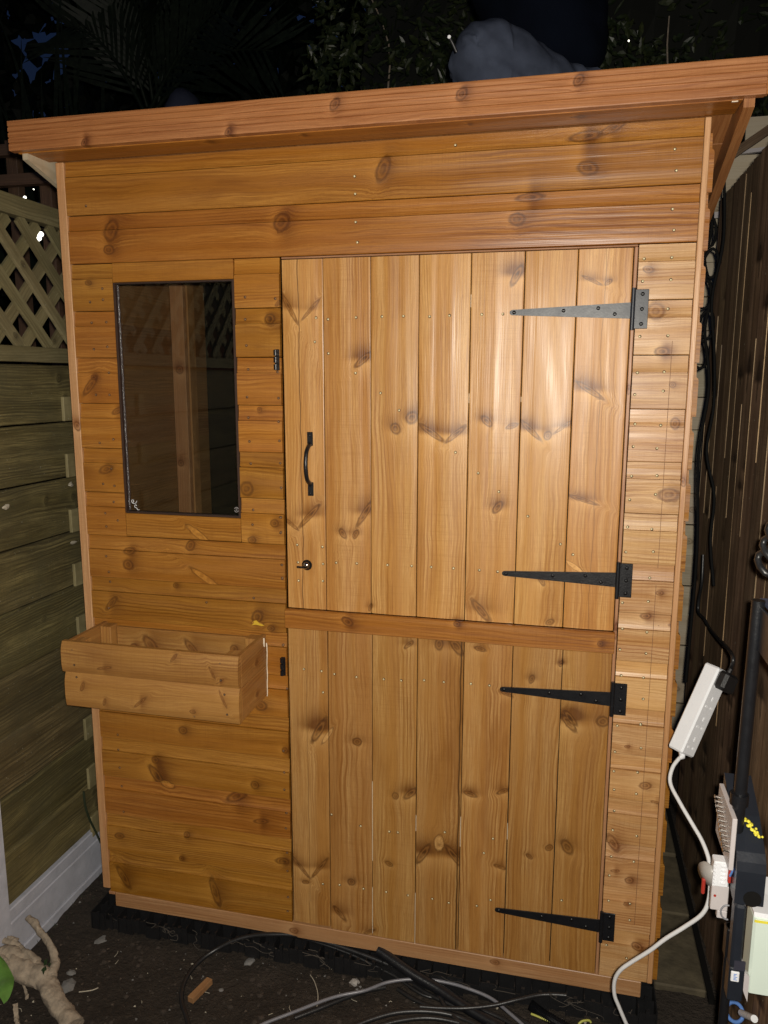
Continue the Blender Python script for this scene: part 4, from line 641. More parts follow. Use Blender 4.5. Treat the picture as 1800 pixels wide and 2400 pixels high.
# housing: deep sloping top and a rounded front
b = MB(); xL, xR = 1.572, 1.618
prof = [(YS + .10, .800), (YS + .02, .765), (YS - .035, .728), (YS - .046, .716), (YS - .050, .700), (YS - .050, .640), (YS - .030, .640), (YS + .10, .690)]
P1 = [Vector((xL, a, c)) for a, c in prof]; P2 = [Vector((xR, a, c)) for a, c in prof]; n = len(prof)
b.add(P1 + P2, [list(range(n)), list(range(n, 2 * n))[::-1]] + [[n + i, n + (i + 1) % n, (i + 1) % n, i] for i in range(n)]); hs = b.build('housing', HOUS, st, iS)
b = MB(); b.disc((1.600, YS - .0502, .652), (0, -1, 0), .0145, .0006, 0, 18); b.build('cable_entry', DARK, hs)
b = MB()
for k in range(26): b.disc((1.588 + .0010 * k + random.uniform(-.004, .004), YS + .016 - .0014 * k + random.uniform(-.007, .007), .7650 - .0007 * k), (0, -.3, 1), random.uniform(.002, .0045), .0012, 0, 7, .002)
b.build('yellow_foam', YELL, hs)
b = MB(); b.box((1.573, YS - .056, .52), (1.592, YS - .030, .6395), bev=.004); b.box((1.573, YS - .054, .455), (1.598, YS - .026, .519), bev=.002); b.build('front_column', HOUS, st, iS)
# terminal chassis left of the housing
b = MB(); b.box((1.5620, YS - .036, .690), (1.5700, YS + .085, .7860), bev=.001); ch = b.build('chassis_plate', GREYP, st, iS)
# screws of the terminal strip, too small to pick apart
b = MB()
for k in range(12): y_ = YS - .03 + k * .0085; b.tube([(1.562, y_, .722 + k * .0042), (1.553, y_, .724 + k * .0042)], .0026, n=8); b.disc((1.553, y_, .724 + k * .0042), (-1, 0, 0), .0034, .002, 0, 8)
b.build('terminal_screws', [CHROME], ch, kind='stuff')
b = MB(); b.box((1.5440, YS - .012, .640), (1.5700, YS + .012, .6880), bev=.002)
for k in range(6): b.box((1.5425 + .0, YS - .0155, .644 + k * .0072), (1.5470, YS - .0122, .648 + k * .0072))
for k in range(5): b.box((1.556, YS - .0150, .648 + k * .0080), (1.564, YS - .0122, .651 + k * .0080), bev=.0008)
b.build('switch_block', WHITEP, st, iS)
b = MB(); b.box((1.5440, YS - .008, .592), (1.5725, YS + .004, .6395), bev=.0012); b.box((1.5560, YS - .008, .577), (1.5725, YS + .004, .5915), bev=.0012); mp = b.build('mounting_plate', GREYP, st, iS)
b = MB(); b.tube([(1.5725 + .011 * cos(R(a)), YS - .0095, .592 + .014 * sin(R(a))) for a in range(80, 281, 20)], .0016, n=8); b.build('plate_ring', simple('ring_grey', (.2, .2, .22), .4), mp)
b = MB(); b.disc((1.5500, YS - .0085, .6205), (0, -1, 0), .0024, .0006, 0, 10); b.build('red_dot', REDP, mp)
b = MB(); b.disc((1.5395, YS + .010, .650), (-.8, -.6, 0), .020, .004, 0, 20, .004); b.build('round_dial', simple('dial_grey', (.30, .28, .26), .3), st, iS)
b = MB(); b.box((1.5300, YS + .004, .610), (1.5360, YS + .012, .640), bev=.002); b.build('red_tab', REDP, st, iS)
b = MB(); b.box((1.5665, YS - .020, .655), (1.5715, YS - .013, .690), bev=.001); b.build('red_tab', REDP, st, iS)
b = MB(); b.tube(spline([(1.567, YS - .02, .705), (1.570, YS - .03, .690), (1.568, YS - .024, .672)], 5), .0018, n=7); b.build('blue_wire', BLUEP, st, iS)
b = MB(); b.box((1.5950, YS - .006, .570), (1.6020, YS + .004, .655), bev=.001); b.box((1.6020, YS - .006, .612), (1.6120, YS + .004, .655), bev=.001); b.build('side_bracket', GREYP, st, iS)
b = MB(); b.box((1.5790, YS - .0575, .5190), (1.5970, YS - .0545, .5360)); b.build('cable_strap', simple('dark_tape', (.035, .035, .05), .35), st, iS)
b = MB(); b.box((1.5755, YS - .0580, .4960), (1.5890, YS - .0545, .5150), bev=.001); lb = b.build('white_label', WHITEP, st, iS)
b = MB()
for k, w in enumerate((.006, .004, .006, .003, .005)): b.box((1.5795, YS - .0586, .5000 + k * .0026), (1.5795 + w, YS - .0580, .5010 + k * .0026))
b.build('label_print', BLUEP, lb)
# lifted cover of the housing: white box and its hinge arm
b = MB(); X0 = 1.6160; b.box((X0, YS - .010, .4370), (1.6920, YS + .040, .5930), bev=.004); cv = b.build('white_cover', GREENW, st, iS)
quad_prism([(X0, YS - .0105, .5925), (1.6920, YS - .0105, .5900), (1.6900, YS + .085, .6040), (1.6120, YS + .085, .5990)], (0, .004, .006), WHITEP, 'cover_flap')
b = MB(); b.box((X0 + .001, YS - .0116, .5820), (1.6915, YS - .0102, .5862)); b.build('yellow_line', YELL, cv)
quad_prism([(1.5900, YS - .02, .5230), (1.5985, YS - .02, .5230), (1.6060, YS - .02, .4880), (1.6150, YS - .02, .4800), (1.6150, YS - .02, .4300), (1.6080, YS - .02, .4470), (1.6010, YS - .02, .4700), (1.5955, YS - .02, .4760)], (0, .012, 0), GREYP, 'hinge_arm')
# tool tray clamped at the top of the stand, cut by the frame edge
ty = empty('tool_tray', (1.60, -.46, 1.10), label='dark tray with blue and white items clamped on the stand at the right edge', cat='tray'); iT = Matrix.Translation((-1.60, .46, -1.10))
b = MB(); b.box((1.583, -.60, 1.078), (1.588, -.40, 1.150), bev=.001); b.box((1.588, -.60, 1.078), (1.67, -.40, 1.084)); b.box((1.588, -.60, 1.084), (1.67, -.595, 1.15)); b.build('tray_shell', HOUS, ty, iT)
b = MB(); b.box((1.590, -.5985, 1.152), (1.66, -.42, 1.156)); b.build('tray_lip', simple('blue_grey_plastic', (.07, .09, .15), .3), ty, iT)
b = MB()
for k in range(4): b.tube([(1.606 + .012 * k, -.56 + .03 * k, 1.158), (1.61 + .012 * k, -.53 + .03 * k, 1.17 + .004 * k)], .006, n=8)
b.build('white_plugs', WHITEP, ty, iT, kind='stuff')
b = MB(); b.tube(spline([(1.60, -.50, 1.16), (1.61, -.47, 1.185), (1.63, -.45, 1.18), (1.65, -.48, 1.16)], 5), .005, n=8); b.build('blue_lead', BLUEP, ty, iT)
b = MB()
for k in range(3): b.tube([(1.612 + .024 * cos(a / 14 * 2 * pi) + .006 * k, -.40 + .012 * cos(a), 1.215 + .026 * k + .022 * sin(a / 14 * 2 * pi)) for a in range(15)], .006, n=8)
b.build('hanging_black_hose', BLACKC, None, label='coiled black hose hanging above the tray at the right edge', cat='hose')
# roll of blue tape with a white tube on the paving
G = lambda px, py, z=GZ: at(px, py, 2, z)
c = at(1722, 2372, 0, 1.668); b = MB(); ax_ = Vector((.25, -.75, .6)).normalized(); e1 = ax_.orthogonal().normalized(); e2 = ax_.cross(e1)
b.tube([c + (e1 * cos(a / 20 * 2 * pi) + e2 * sin(a / 20 * 2 * pi)) * .0185 for a in range(21)], .0042, n=8); b.build('tape_roll', BLUEP, None, label='blue tape roll lying on edge on the dark ground at bottom right', cat='tape roll')
b = MB(); b.tube([at(1738, 2374, 0, 1.672), at(1768, 2388, 0, 1.676)], .007, n=12); b.build('white_tube', WHITEP, None, label='short white tube lying beside the blue tape roll', cat='tube')

# ------------------------------------------------------------------ hoses and cables on the ground
def gtube(name, pts, r, m, lab, cat, n=10, k=6, grp=None, taper=None):
    P_ = [at(x, y, 2, z) for x, y, z in pts]; b = MB(); s = spline(P_, k); b.tube(s, r, n=n); return b.build(name, m, None, label=lab, cat=cat, group=grp)
z5_ = lambda l: [(400 + x / 2.37, 2150 + y / 2.37, z) for x, y, z in l]
z7_ = lambda l: [(700 + x / 2.0737, 2000 + y / 2.0737, z) for x, y, z in l]
gtube('black_hose', z5_([(110, 640, -.058), (85, 545, -.058), (62, 470, -.058), (68, 385, -.057), (110, 300, -.055), (170, 235, -.05), (250, 180, -.04), (350, 130, -.02), (450, 103, -.008), (560, 95, .0), (680, 98, .002), (800, 120, .0), (920, 155, -.005), (1050, 200, -.012), (1180, 250, -.02), (1300, 305, -.03), (1400, 360, -.04), (1480, 420, -.045), (1540, 520, -.05), (1640, 620, -.05)]), .0062, BLACKC, 'long black hose making a big loop over the soil before the shed', 'hose')
gtube('black_cable', z5_([(470, 98, -.012), (600, 92, -.004), (720, 112, -.006), (850, 150, -.01), (1000, 205, -.02), (1120, 262, -.03), (1250, 330, -.04), (1400, 430, -.05), (1560, 470, -.055), (1700, 560, -.055)]), .0042, BLACKC, 'thin black cable running alongside the looped hose', 'cable')
gtube('grey_cable', z5_([(430, 640, -.058), (520, 590, -.056), (700, 520, -.050), (850, 462, -.046), (950, 432, -.044), (1080, 406, -.040), (1200, 362, -.034), (1330, 344, -.030), (1450, 348, -.030), (1560, 368, -.032), (1659, 398, -.034), (1780, 450, -.04), (1880, 530, -.045), (1960, 600, -.05)]), .0042, GREYC, 'shiny grey cable arching across the black cables at the bottom', 'cable')
a = z7_([(385, 470, .004), (450, 515, -.006), (560, 590, -.022), (680, 660, -.035), (800, 740, -.045), (900, 800, -.05), (1000, 850, -.05)])
gtube('black_pipe', a, .0135, BLACKM, 'thick black pipe stub resting against the bottom rail of the shed', 'pipe', 14)
arcs = [([(230, 860, -.055), (330, 815, -.05), (470, 775, -.045), (620, 768, -.045), (760, 790, -.05), (900, 850, -.05)], .0065), ([(330, 860, -.055), (480, 815, -.05), (640, 800, -.05), (800, 830, -.05), (880, 870, -.05)], .0060), ([(560, 640, -.05), (640, 690, -.05), (740, 735, -.05), (860, 790, -.05), (960, 850, -.05)], .0055),
        ([(480, 660, -.055), (570, 715, -.055), (680, 760, -.055), (800, 800, -.055), (900, 870, -.055)], .0055), ([(590, 745, -.045), (700, 752, -.042), (820, 752, -.036), (950, 738, -.03), (1060, 712, -.02), (1160, 690, -.015), (1230, 686, -.012), (1300, 690, -.01)], .0052),
        ([(-20, 800, -.06), (60, 770, -.058), (160, 730, -.056), (260, 690, -.056), (330, 668, -.056), (420, 650, -.058)], .0060), ([(820, 640, -.045), (950, 720, -.05), (1050, 790, -.05), (1150, 850, -.05)], .006), ([(700, 660, -.05), (850, 745, -.05), (980, 800, -.05), (1080, 860, -.05)], .006),
        ([(450, 900, -.05), (600, 850, -.035), (760, 845, -.035), (900, 900, -.05)], .006)]
labs = ['black cable in a wide arc at the bottom edge, outermost of the coils', 'black cable in the arc just inside the outermost coil', 'black cable running down right from under the grey one', 'black cable half buried left of the grey cable bend', 'black cable curving up right to the base grid', 'dusty black cable on the soil parallel to the grey one', 'black cable crossing below the thick pipe', 'black cable between the thick pipe and the coils', 'black cable at the very bottom edge inside the coils']
for (p_, r), lb_ in zip(arcs, labs): gtube('black_cable', z7_(p_), r, BLACKC, lb_, 'cable', grp='black cables on the ground before the shed')
# corrugated conduit
P_ = [at(x, y, 2, z) for x, y, z in z7_([(1125, 735, -.035), (1200, 790, -.045), (1340, 870, -.055)])]; s = spline(P_, 30); b = MB(); b.tube(s, [.0125 + .0015 * (1 if i % 2 else -1) for i in range(len(s))], n=12, smooth=False); b.build('corrugated_conduit', BLACKM, None, label='short corrugated black conduit at the bottom edge near the white cable', cat='conduit')
for p_, lb_ in (([(1130, 780, -.045), (1180, 800, -.045), (1260, 835, -.05)], 'yellow green wire end left of the corrugated conduit'), ([(1360, 830, -.05), (1380, 815, -.045), (1410, 812, -.045), (1420, 822, -.05)], 'short curled yellow green wire right of the corrugated conduit')):
    gtube('wire_offcut', z7_(p_), .0028, simple('yellow_green_wire', (.45, .45, .10), .4), lb_, 'wire', 8)
# timber offcut
a0 = G(446, 2344, -.058); a1 = G(492, 2298, -.058); u = (a1 - a0); L = u.length; u.normalize(); v = Vector((0, 0, 1)).cross(u)
b = MB(); b.box((0, -.009, -.008), (L, .009, .008), bev=.0008); o = b.build('timber_offcut', TRIM, None, Matrix(((u.x, v.x, 0, a0.x), (u.y, v.y, 0, a0.y), (u.z, v.z, 1, a0.z), (0, 0, 0, 1))), label='small square brown timber offcut inside the hose loop', cat='wood offcut'); woodprops(o, 0, -.35)
# stones
def rock(name, px, py, r, lab, cat, m=STONE, flat=.5, asp=1.5, rot=0, sub=2, sharp=.35):
    bm = bmesh.new(); bmesh.ops.create_icosphere(bm, subdivisions=sub, radius=1); ph = random.uniform(0, 50)
    for v in bm.verts: v.co *= 1 + sharp * noise.noise(v.co * 1.3 + Vector((ph, 0, 0)))
    for v in bm.verts: v.co = Matrix.Rotation(rot, 3, 'Z') @ Vector((v.co.x * r * asp, v.co.y * r, v.co.z * r * flat))
    me = bpy.data.meshes.new(name); bm.to_mesh(me); bm.free(); me.materials.append(m); o = link(name, me, None, None, label=lab, cat=cat); p = G(px, py); o.location = (p.x, p.y, gh(p.x, p.y) + r * flat * .3); return o
rock('slate_piece', 239, 2202, .017, 'flat grey slate shard on the soil near the left shed corner', 'stone', flat=.18, asp=1.6, rot=.9, sub=1)
rock('slate_piece', 160, 2312, .022, 'upright grey slate shard beside the root', 'stone', flat=.35, asp=1.3, rot=-.9, sub=1)
rock('stone', 167, 2280, .009, 'small brown stone just above the slate by the root', 'stone', sub=2)
rock('stone', 585, 2250, .011, 'pale pointed stone on the soil under the hose arch', 'stone', flat=.4, rot=1)
rock('stone', 831, 2310, .011, 'rounded pale stone just above the grey cable', 'stone', simple('pale_stone', (.32, .30, .28), .8, 0, .2, 60, .4), .7, 1.1)
rock('stone', 518, 2318, .006, 'small dark pebble right of the timber offcut', 'stone')
b = MB()
for k in range(520):
    x = random.uniform(-.16, 1.5); y_ = random.uniform(-.60, .0) if x > 0 else random.uniform(-.60, .4); s_ = random.choice((.0010, .0014, .0018, .0028, .004)); z = gh(x, y_) + s_ * .4; a = random.uniform(0, 6)
    b.add([(x + s_ * 1.5 * cos(a), y_ + s_ * 1.5 * sin(a), z), (x + s_ * cos(a + 2), y_ + s_ * sin(a + 2), z - s_ * .3), (x + s_ * cos(a + 4), y_ + s_ * sin(a + 4), z), (x, y_, z + s_ * .9)], [[0, 1, 3], [1, 2, 3], [2, 0, 3]], random.choice((0, 0, 1, 1, 2)))
for k in range(420):
    x = random.uniform(-.16, 1.5); y_ = random.uniform(-.60, -.03) if x > 0 else random.uniform(-.60, .4); s_ = random.uniform(.003, .009); c = Vector((x, y_, gh(x, y_))); n0 = len(b.v)
    ring_ = [c + Vector((s_ * random.uniform(.7, 1.2) * cos(q * 1.047), s_ * random.uniform(.7, 1.2) * sin(q * 1.047), s_ * random.uniform(.1, .4))) for q in range(6)]; low = [p + Vector((0, 0, -s_)) for p in ring_]
    b.add(ring_ + low + [c + Vector((0, 0, s_ * random.uniform(.6, .9)))], [[q, (q + 1) % 6, 12] for q in range(6)] + [[6 + q, 6 + (q + 1) % 6, (q + 1) % 6, q] for q in range(6)], 3)
b.build('soil_crumbs', [STONE, simple('brown_crumb', (.07, .05, .035), .9), DRYL, simple('soil_clod', (.038, .028, .021), .95, 0, .5, 90, .8, 260)], None, kind='stuff', label='scattered crumbs, chips and grit on the dark soil', cat='grit')
b = MB()
for k in range(34):
    x = random.uniform(-.12, 1.4); y_ = random.uniform(-.5, .0); L = random.uniform(.006, .03); a = random.uniform(0, 6); z = gh(x, y_) + .003
    b.tube([(x, y_, z), (x + L * .5 * cos(a), y_ + L * .5 * sin(a), z + .002), (x + L * cos(a + .3), y_ + L * sin(a + .3), z)], .0007, n=5)
b.build('dead_stalks', DRYL, None, kind='stuff', label='thin pale dead stalks scattered on the soil', cat='debris')
gtube('dry_stalk', z5_([(775, 320, -.060), (800, 360, -.055), (818, 430, -.055), (812, 500, -.06)]), .0011, DRYL, 'curved pale dry stalk standing out on the soil above the grey cable', 'stalk', 6)
gtube('dry_stalk', [(185, 2325, -.064), (215, 2321, -.062), (230, 2315, -.064)], .0014, DRYL, 'short brown stalk lying right of the slate by the root', 'stalk', 6)

# ------------------------------------------------------------------ pale root with twigs, bottom left, and its leaf
rt = empty('plant_root', (-.03, -.33, -.05), label='pale knobbly plant root with cut shoots at the bottom left corner', cat='plant'); iR = Matrix.Translation((.03, .33, .05))
b3_ = lambda x, y, z: at(x / 5.53, 2050 + y / 5.53, 2, z)
def limb(name, pts, rr, n=14):
    P_ = spline([b3_(*p) for p in pts], 16); m_ = len(P_) - 1; R_ = []
    for i in range(len(P_)): f_ = i / m_ * (len(rr) - 1); a = int(min(f_, len(rr) - 2)); R_.append(rr[a] + (rr[a + 1] - rr[a]) * (f_ - a))
    b = MB(); b.tube(P_, R_, n=n + 10); b.v = [tuple(Vector(v) + .0085 * noise.noise_vector(Vector(v) * 30) + .0018 * noise.noise_vector(Vector(v) * 95) + .0016 * noise.noise_vector(Vector(v) * 260)) for v in b.v]; return b.build(name, BARK, rt, iR)
limb('main_root', [(150, 1180, .02), (330, 1250, .012), (520, 1330, .004), (640, 1480, -.005), (730, 1650, -.02), (830, 1800, -.035), (940, 1990, -.05)], [.026, .030, .028, .024, .022, .024, .030])
limb('main_root', [(0, 980, .04), (170, 1060, .03), (330, 1140, .02), (560, 1260, .01), (680, 1330, .005)], [.018, .024, .024, .018, .012])
limb('shoot', [(670, 1330, .01), (700, 1180, .02), (690, 1020, .035), (620, 880, .05), (520, 740, .065), (430, 620, .078), (375, 545, .085)], [.014, .013, .0105, .0095, .0090, .0085, .0080], 10)
limb('shoot', [(500, 1110, .03), (380, 1020, .04), (250, 940, .045), (110, 860, .05), (-20, 790, .055)], [.009, .0075, .0075, .007, .0065], 10)
limb('shoot', [(210, 870, .05), (150, 820, .055), (90, 790, .06)], [.006, .0045, .003], 8)
limb('shoot', [(250, 1340, .0), (300, 1480, -.02), (340, 1600, -.03)], [.005, .0035, .0025], 8)
limb('shoot', [(180, 1680, -.02), (220, 1800, -.035), (260, 1960, -.05)], [.0065, .0055, .006], 8)
limb('shoot', [(0, 1020, .04), (80, 1100, .045), (130, 1160, .04)], [.006, .004, .003], 8)
b = MB()
for (x, y_, a, L) in ((565, 1180, 1.2, .022), (600, 1250, 2.0, .018), (530, 1240, .4, .018), (560, 1300, 1.7, .016), (620, 1180, .9, .012)):
    p = b3_(x, y_, .035); d = Vector((cos(a), 0.3 * sin(a), sin(a) * .8)) * L; s_ = Vector((-sin(a), .4, cos(a))) * L * .3
    b.add([p, p + d * .5 + s_, p + d, p + d * .5 - s_], [[0, 3, 2, 1]]); b.add([p, p + d * .5 + s_, p + d, p + d * .5 - s_], [[0, 1, 2, 3]])
b.build('moss_tuft', simple('moss_green', (.035, .07, .02), .7), rt, iR, kind='stuff')
b = MB(); n = 14; V_ = []
for i in range(n + 1):
    s_ = i / n; c = b3_(0 - 60 + 60 * s_, 1040 + 560 * s_, .10 - .02 * s_); w = .050 * sin(pi * min(1, s_ * .93 + .05)) ** .6
    for j in (-1, -.5, 0, .5, 1): V_.append((c.x + w * j * .75, c.y + w * j * .2, c.z - .010 * j * j + .006 * sin(s_ * 9 + j * 2)))
b.add(V_, [[i * 5 + j, i * 5 + j + 1, i * 5 + j + 6, i * 5 + j + 5] for i in range(n) for j in range(4)], 0, True); b.build('broad_leaf', LEAFB, rt, iR)
# weeds in the corner by the gravel board, dried leaves stuck on the fence
b = MB()
for k in range(60):
    p = Vector((FX + .02 + random.uniform(0, .05), random.uniform(-.12, .35), GZ)); a = random.uniform(0, 6); d = Vector((.3 * cos(a), .3 * sin(a), 1)).normalized() * random.uniform(.006, .02); s_ = Vector((-sin(a), cos(a), 0)) * .0014
    b.add([p - s_, p + s_, p + d], [[0, 1, 2]]); b.add([p - s_, p + s_, p + d], [[2, 1, 0]])
b.build('weeds', simple('weed_green', (.045, .055, .03), .8), None, kind='stuff', label='tiny weeds and moss along the foot of the left fence', cat='weeds')
b = MB(); pts = [at(x, y, 0, FX + .012) for x, y in ((236, 1975), (222, 1945), (210, 1920), (200, 1890), (196, 1855))]; b.tube(spline(pts, 5), .0035, n=7); b.build('ivy_stem', simple('dark_stem', (.02, .03, .012), .7), None, label='dark green stem climbing the fence behind the left shed corner', cat='stem')
for (px, py, lb_) in ((165, 1135, 'small dried white leaf stuck to the fence, upper one beside the shed corner'), (172, 1272, 'small dried white leaf stuck to the fence, lower one beside the shed corner'), (12, 1188, 'dried white leaf stuck to the fence at the left edge')):
    p = at(px, py, 0, FX + .006); b = MB(); V_ = []
    for k in range(9): a = 2 * pi * k / 9; r_ = random.uniform(.006, .013); V_.append((p.x + random.uniform(-.001, .003), p.y + r_ * 1.7 * cos(a), p.z + r_ * .7 * sin(a)))
    b.add(V_ + [(p.x + .005, p.y, p.z)], [[k, (k + 1) % 9, 9] for k in range(9)]); b.build('dry_leaf', DRYL, None, label=lb_, cat='leaf')

# ------------------------------------------------------------------ person kneeling on the roof
def skinned(name, nodes, edges, m, par, sub=2, wr=0, wf=20, M=None):
    """nodes: name -> (x,y,z,r); a skin modifier grows one surface round the chain"""
    ks = list(nodes); me = bpy.data.meshes.new(name); me.from_pydata([nodes[k][:3] for k in ks], [(ks.index(a), ks.index(c)) for a, c in edges], [])
    o = bpy.data.objects.new(name, me); COL.objects.link(o); md = o.modifiers.new('skin', 'SKIN'); md.use_smooth_shade = True
    for i, k in enumerate(ks): me.skin_vertices[0].data[i].radius = (nodes[k][3], nodes[k][4] if len(nodes[k]) > 4 else nodes[k][3]); me.skin_vertices[0].data[i].use_root = (i == 0)
    s_ = o.modifiers.new('sub', 'SUBSURF'); s_.levels = sub; s_.render_levels = sub
    dg = bpy.context.evaluated_depsgraph_get(); m2 = bpy.data.meshes.new_from_object(o.evaluated_get(dg)); m2.name = name; bpy.data.objects.remove(o); m2.materials.clear(); m2.materials.append(m)
    if wr:
        m2.update()
        for v in m2.vertices:
            n0 = v.co.copy(); q = noise.noise(n0 * 6) * .35; s_ = n0.x * .62 + n0.z * .78; c_ = n0.x * .78 - n0.z * .62
            f_ = 1 - abs(noise.noise(Vector((c_ * wf * .35, s_ * wf + q * 3, n0.y * wf * .5)))) * 2.4; v.co += v.normal * wr * (.9 * f_ + .25 * noise.noise(n0 * wf * .7))
    m2.polygons.foreach_set('use_smooth', [True] * len(m2.polygons)); return link(name, m2, par, M)
N_ = {'pelvis': (1.12, .52, 2.26, .12, .11), 'waist': (1.15, .48, 2.40, .12, .10), 'chest': (1.14, .42, 2.60, .15, .12), 'neck': (1.10, .37, 2.76, .055, .055), 'skull': (1.08, .33, 2.90, .085, .095), 'crown': (1.08, .33, 2.97, .06, .06),
      'hipL': (1.09, .46, 2.22, .07), 'kneeL': (1.01, .25, 2.20, .045), 'shinL': (1.03, .34, 2.10, .055), 'footL': (1.04, .56, 2.05, .042), 'toeL': (1.05, .64, 2.02, .03),
      'hipR': (1.20, .50, 2.23, .085), 'kneeR': (1.27, .25, 2.15, .062), 'shinR': (1.25, .42, 2.07, .055), 'footR': (1.22, .62, 2.03, .042), 'toeR': (1.22, .70, 2.01, .03),
      'shL': (.98, .40, 2.66, .06), 'elL': (.90, .28, 2.52, .045), 'wrL': (.98, .16, 2.66, .03), 'palmL': (1.03, .10, 2.70, .028, .016), 'f1': (1.08, .07, 2.71, .009), 'f2': (1.08, .06, 2.695, .009), 'f3': (1.078, .055, 2.68, .009), 'f4': (1.07, .05, 2.665, .008), 'th': (1.04, .07, 2.73, .009),
      'shR': (1.29, .42, 2.66, .06), 'elR': (1.40, .32, 2.48, .045), 'wrR': (1.30, .16, 2.47, .03), 'palmR': (1.25, .10, 2.48, .028, .016), 'g1': (1.20, .07, 2.50, .009), 'g2': (1.195, .065, 2.485, .009), 'g3': (1.195, .06, 2.47, .009), 'g4': (1.20, .055, 2.455, .008), 'tg': (1.24, .07, 2.51, .009)}
E_ = [('pelvis', 'waist'), ('waist', 'chest'), ('chest', 'neck'), ('neck', 'skull'), ('skull', 'crown')]
for s_ in 'LR': E_ += [('pelvis', 'hip' + s_), ('hip' + s_, 'knee' + s_), ('knee' + s_, 'shin' + s_), ('shin' + s_, 'foot' + s_), ('foot' + s_, 'toe' + s_), ('chest', 'sh' + s_), ('sh' + s_, 'el' + s_), ('el' + s_, 'wr' + s_), ('wr' + s_, 'palm' + s_)]
E_ += [('palmL', k) for k in ('f1', 'f2', 'f3', 'f4', 'th')] + [('palmR', k) for k in ('g1', 'g2', 'g3', 'g4', 'tg')]
body = skinned('person', N_, E_, SKIN, None); put(body, 'person in dark jacket and grey trousers kneeling on the shed roof, head out of view', 'person')
T_ = {'knee': (.985, .20, 2.245, .088, .10), 'midk': (1.035, .25, 2.275, .095, .105), 'thigh': (1.10, .31, 2.245, .10, .11), 'hip': (1.17, .40, 2.205, .11, .12), 'pelvis': (1.16, .50, 2.23, .14, .13), 'shinL': (1.03, .40, 2.11, .070), 'footL': (1.04, .56, 2.06, .055), 'kneeR': (1.27, .30, 2.12, .080), 'shinR': (1.25, .46, 2.07, .065)}
TE = [('knee', 'midk'), ('midk', 'thigh'), ('thigh', 'hip'), ('hip', 'pelvis'), ('pelvis', 'kneeR'), ('kneeR', 'shinR'), ('pelvis', 'shinL'), ('shinL', 'footL')]
tro = skinned('trousers', T_, TE, TROU, body, 4, .015, 22)
J_ = {'hem': (1.18, .47, 2.27, .150, .14), 'belly': (1.17, .46, 2.37, .165, .145), 'waist': (1.16, .45, 2.46, .17, .145), 'chest': (1.14, .42, 2.62, .185, .15), 'coll': (1.10, .37, 2.75, .075, .075), 'shL': (.985, .40, 2.66, .085), 'elL': (.90, .28, 2.53, .062), 'wrL': (.98, .17, 2.65, .043), 'shR': (1.285, .42, 2.66, .085), 'elR': (1.385, .32, 2.50, .062), 'wrR': (1.30, .17, 2.475, .043)}
JE = [('hem', 'belly'), ('belly', 'waist'), ('waist', 'chest'), ('chest', 'coll'), ('chest', 'shL'), ('shL', 'elL'), ('elL', 'wrL'), ('chest', 'shR'), ('shR', 'elR'), ('elR', 'wrR')]
skinned('jacket', J_, JE, GLOW, body, 3, .012, 14)
b = MB(); b.tube(spline([at(1053, 88, 1, .055), at(1060, 100, 1, .058), at(1070, 122, 1, .066)], 5), .0035, n=7); b.build('zip_pull', PLASB, body)
b = MB(); b.disc(at(1053, 87, 1, .053), (0, -1, 0), .0038, .002, 0, 9); b.build('white_toggle', WHITEP, body)
hr = bmesh.new(); bmesh.ops.create_icosphere(hr, subdivisions=3, radius=1)
for v in hr.verts: v.co = Vector((1.08 + v.co.x * .098, .345 + v.co.y * .112, 2.945 + v.co.z * .095))
me = bpy.data.meshes.new('hair'); hr.to_mesh(me); hr.free(); me.materials.append(HAIR); link('hair', me, body)
b = MB(); n = 0; bm = bmesh.new(); bmesh.ops.create_icosphere(bm, subdivisions=3, radius=1); c = at(432, 262, 1, .25)
for v in bm.verts: v.co = Vector((c.x + v.co.x * .055, c.y + v.co.y * .06, c.z - .030 + v.co.z * .085)) + v.normal * .010 * noise.noise(v.co * 2.5)
me = bpy.data.meshes.new('cloth_bundle'); bm.to_mesh(me); bm.free(); me.materials.append(BUND); o = link('cloth_bundle', me, None, None, label='small dark bluish cloth bundle on the roof left of the person', cat='cloth'); me.polygons.foreach_set('use_smooth', [True] * len(me.polygons))
o.location.z = 0

# ------------------------------------------------------------------ trellis frame, hedge, palm and lamps behind
pg_ = empty('pergola_frame', (-.9, 1.2, 0), label='dark brown square wooden frame behind the trellis at upper left', cat='pergola'); iP = Matrix.Translation((.9, -1.2, 0))
bx = lambda x0, y0, x1, y1, Y: (at(x0, y0, 1, Y), at(x1, y1, 1, Y))
for (x0, x1, yy) in ((17, 42, 420), (91, 118, 420)):
    p0 = at(x0, yy, 1, 1.2); p1 = at(x1, yy, 1, 1.2); o = batten('frame_post', pg_, (p0.x, 1.2, GZ), (p1.x, 1.24, at(60, 325, 1, 1.2).z), BROWNP, axis_='z'); o.matrix_basis = iP @ o.matrix_basis
for (ya, yb) in ((405, 432), (333, 360)):
    z1_ = at(60, ya, 1, 1.16).z; z0_ = at(60, yb, 1, 1.16).z; o = batten('frame_rail', pg_, (-1.5, 1.16, z0_), (-.35, 1.198, z1_), BROWNP); o.matrix_basis = iP @ o.matrix_basis
def leaf(b, p, d, nrm, L, w, m=0):
    d = d.normalized(); s_ = d.cross(nrm).normalized() * w; nn = s_.cross(d).normalized() * w * .35
    b.add([p, p + d * L * .35 + s_, p + d * L * .75 + s_ * .75, p + d * L - nn * .5, p + d * L * .75 - s_ * .75, p + d * L * .35 - s_, p + d * L * .5 - nn], [[0, 1, 6], [1, 2, 6], [2, 3, 6], [3, 4, 6], [4, 5, 6], [5, 0, 6]], m)
rv = lambda: Vector((random.gauss(0, 1), random.gauss(0, 1), random.gauss(0, 1))).normalized()
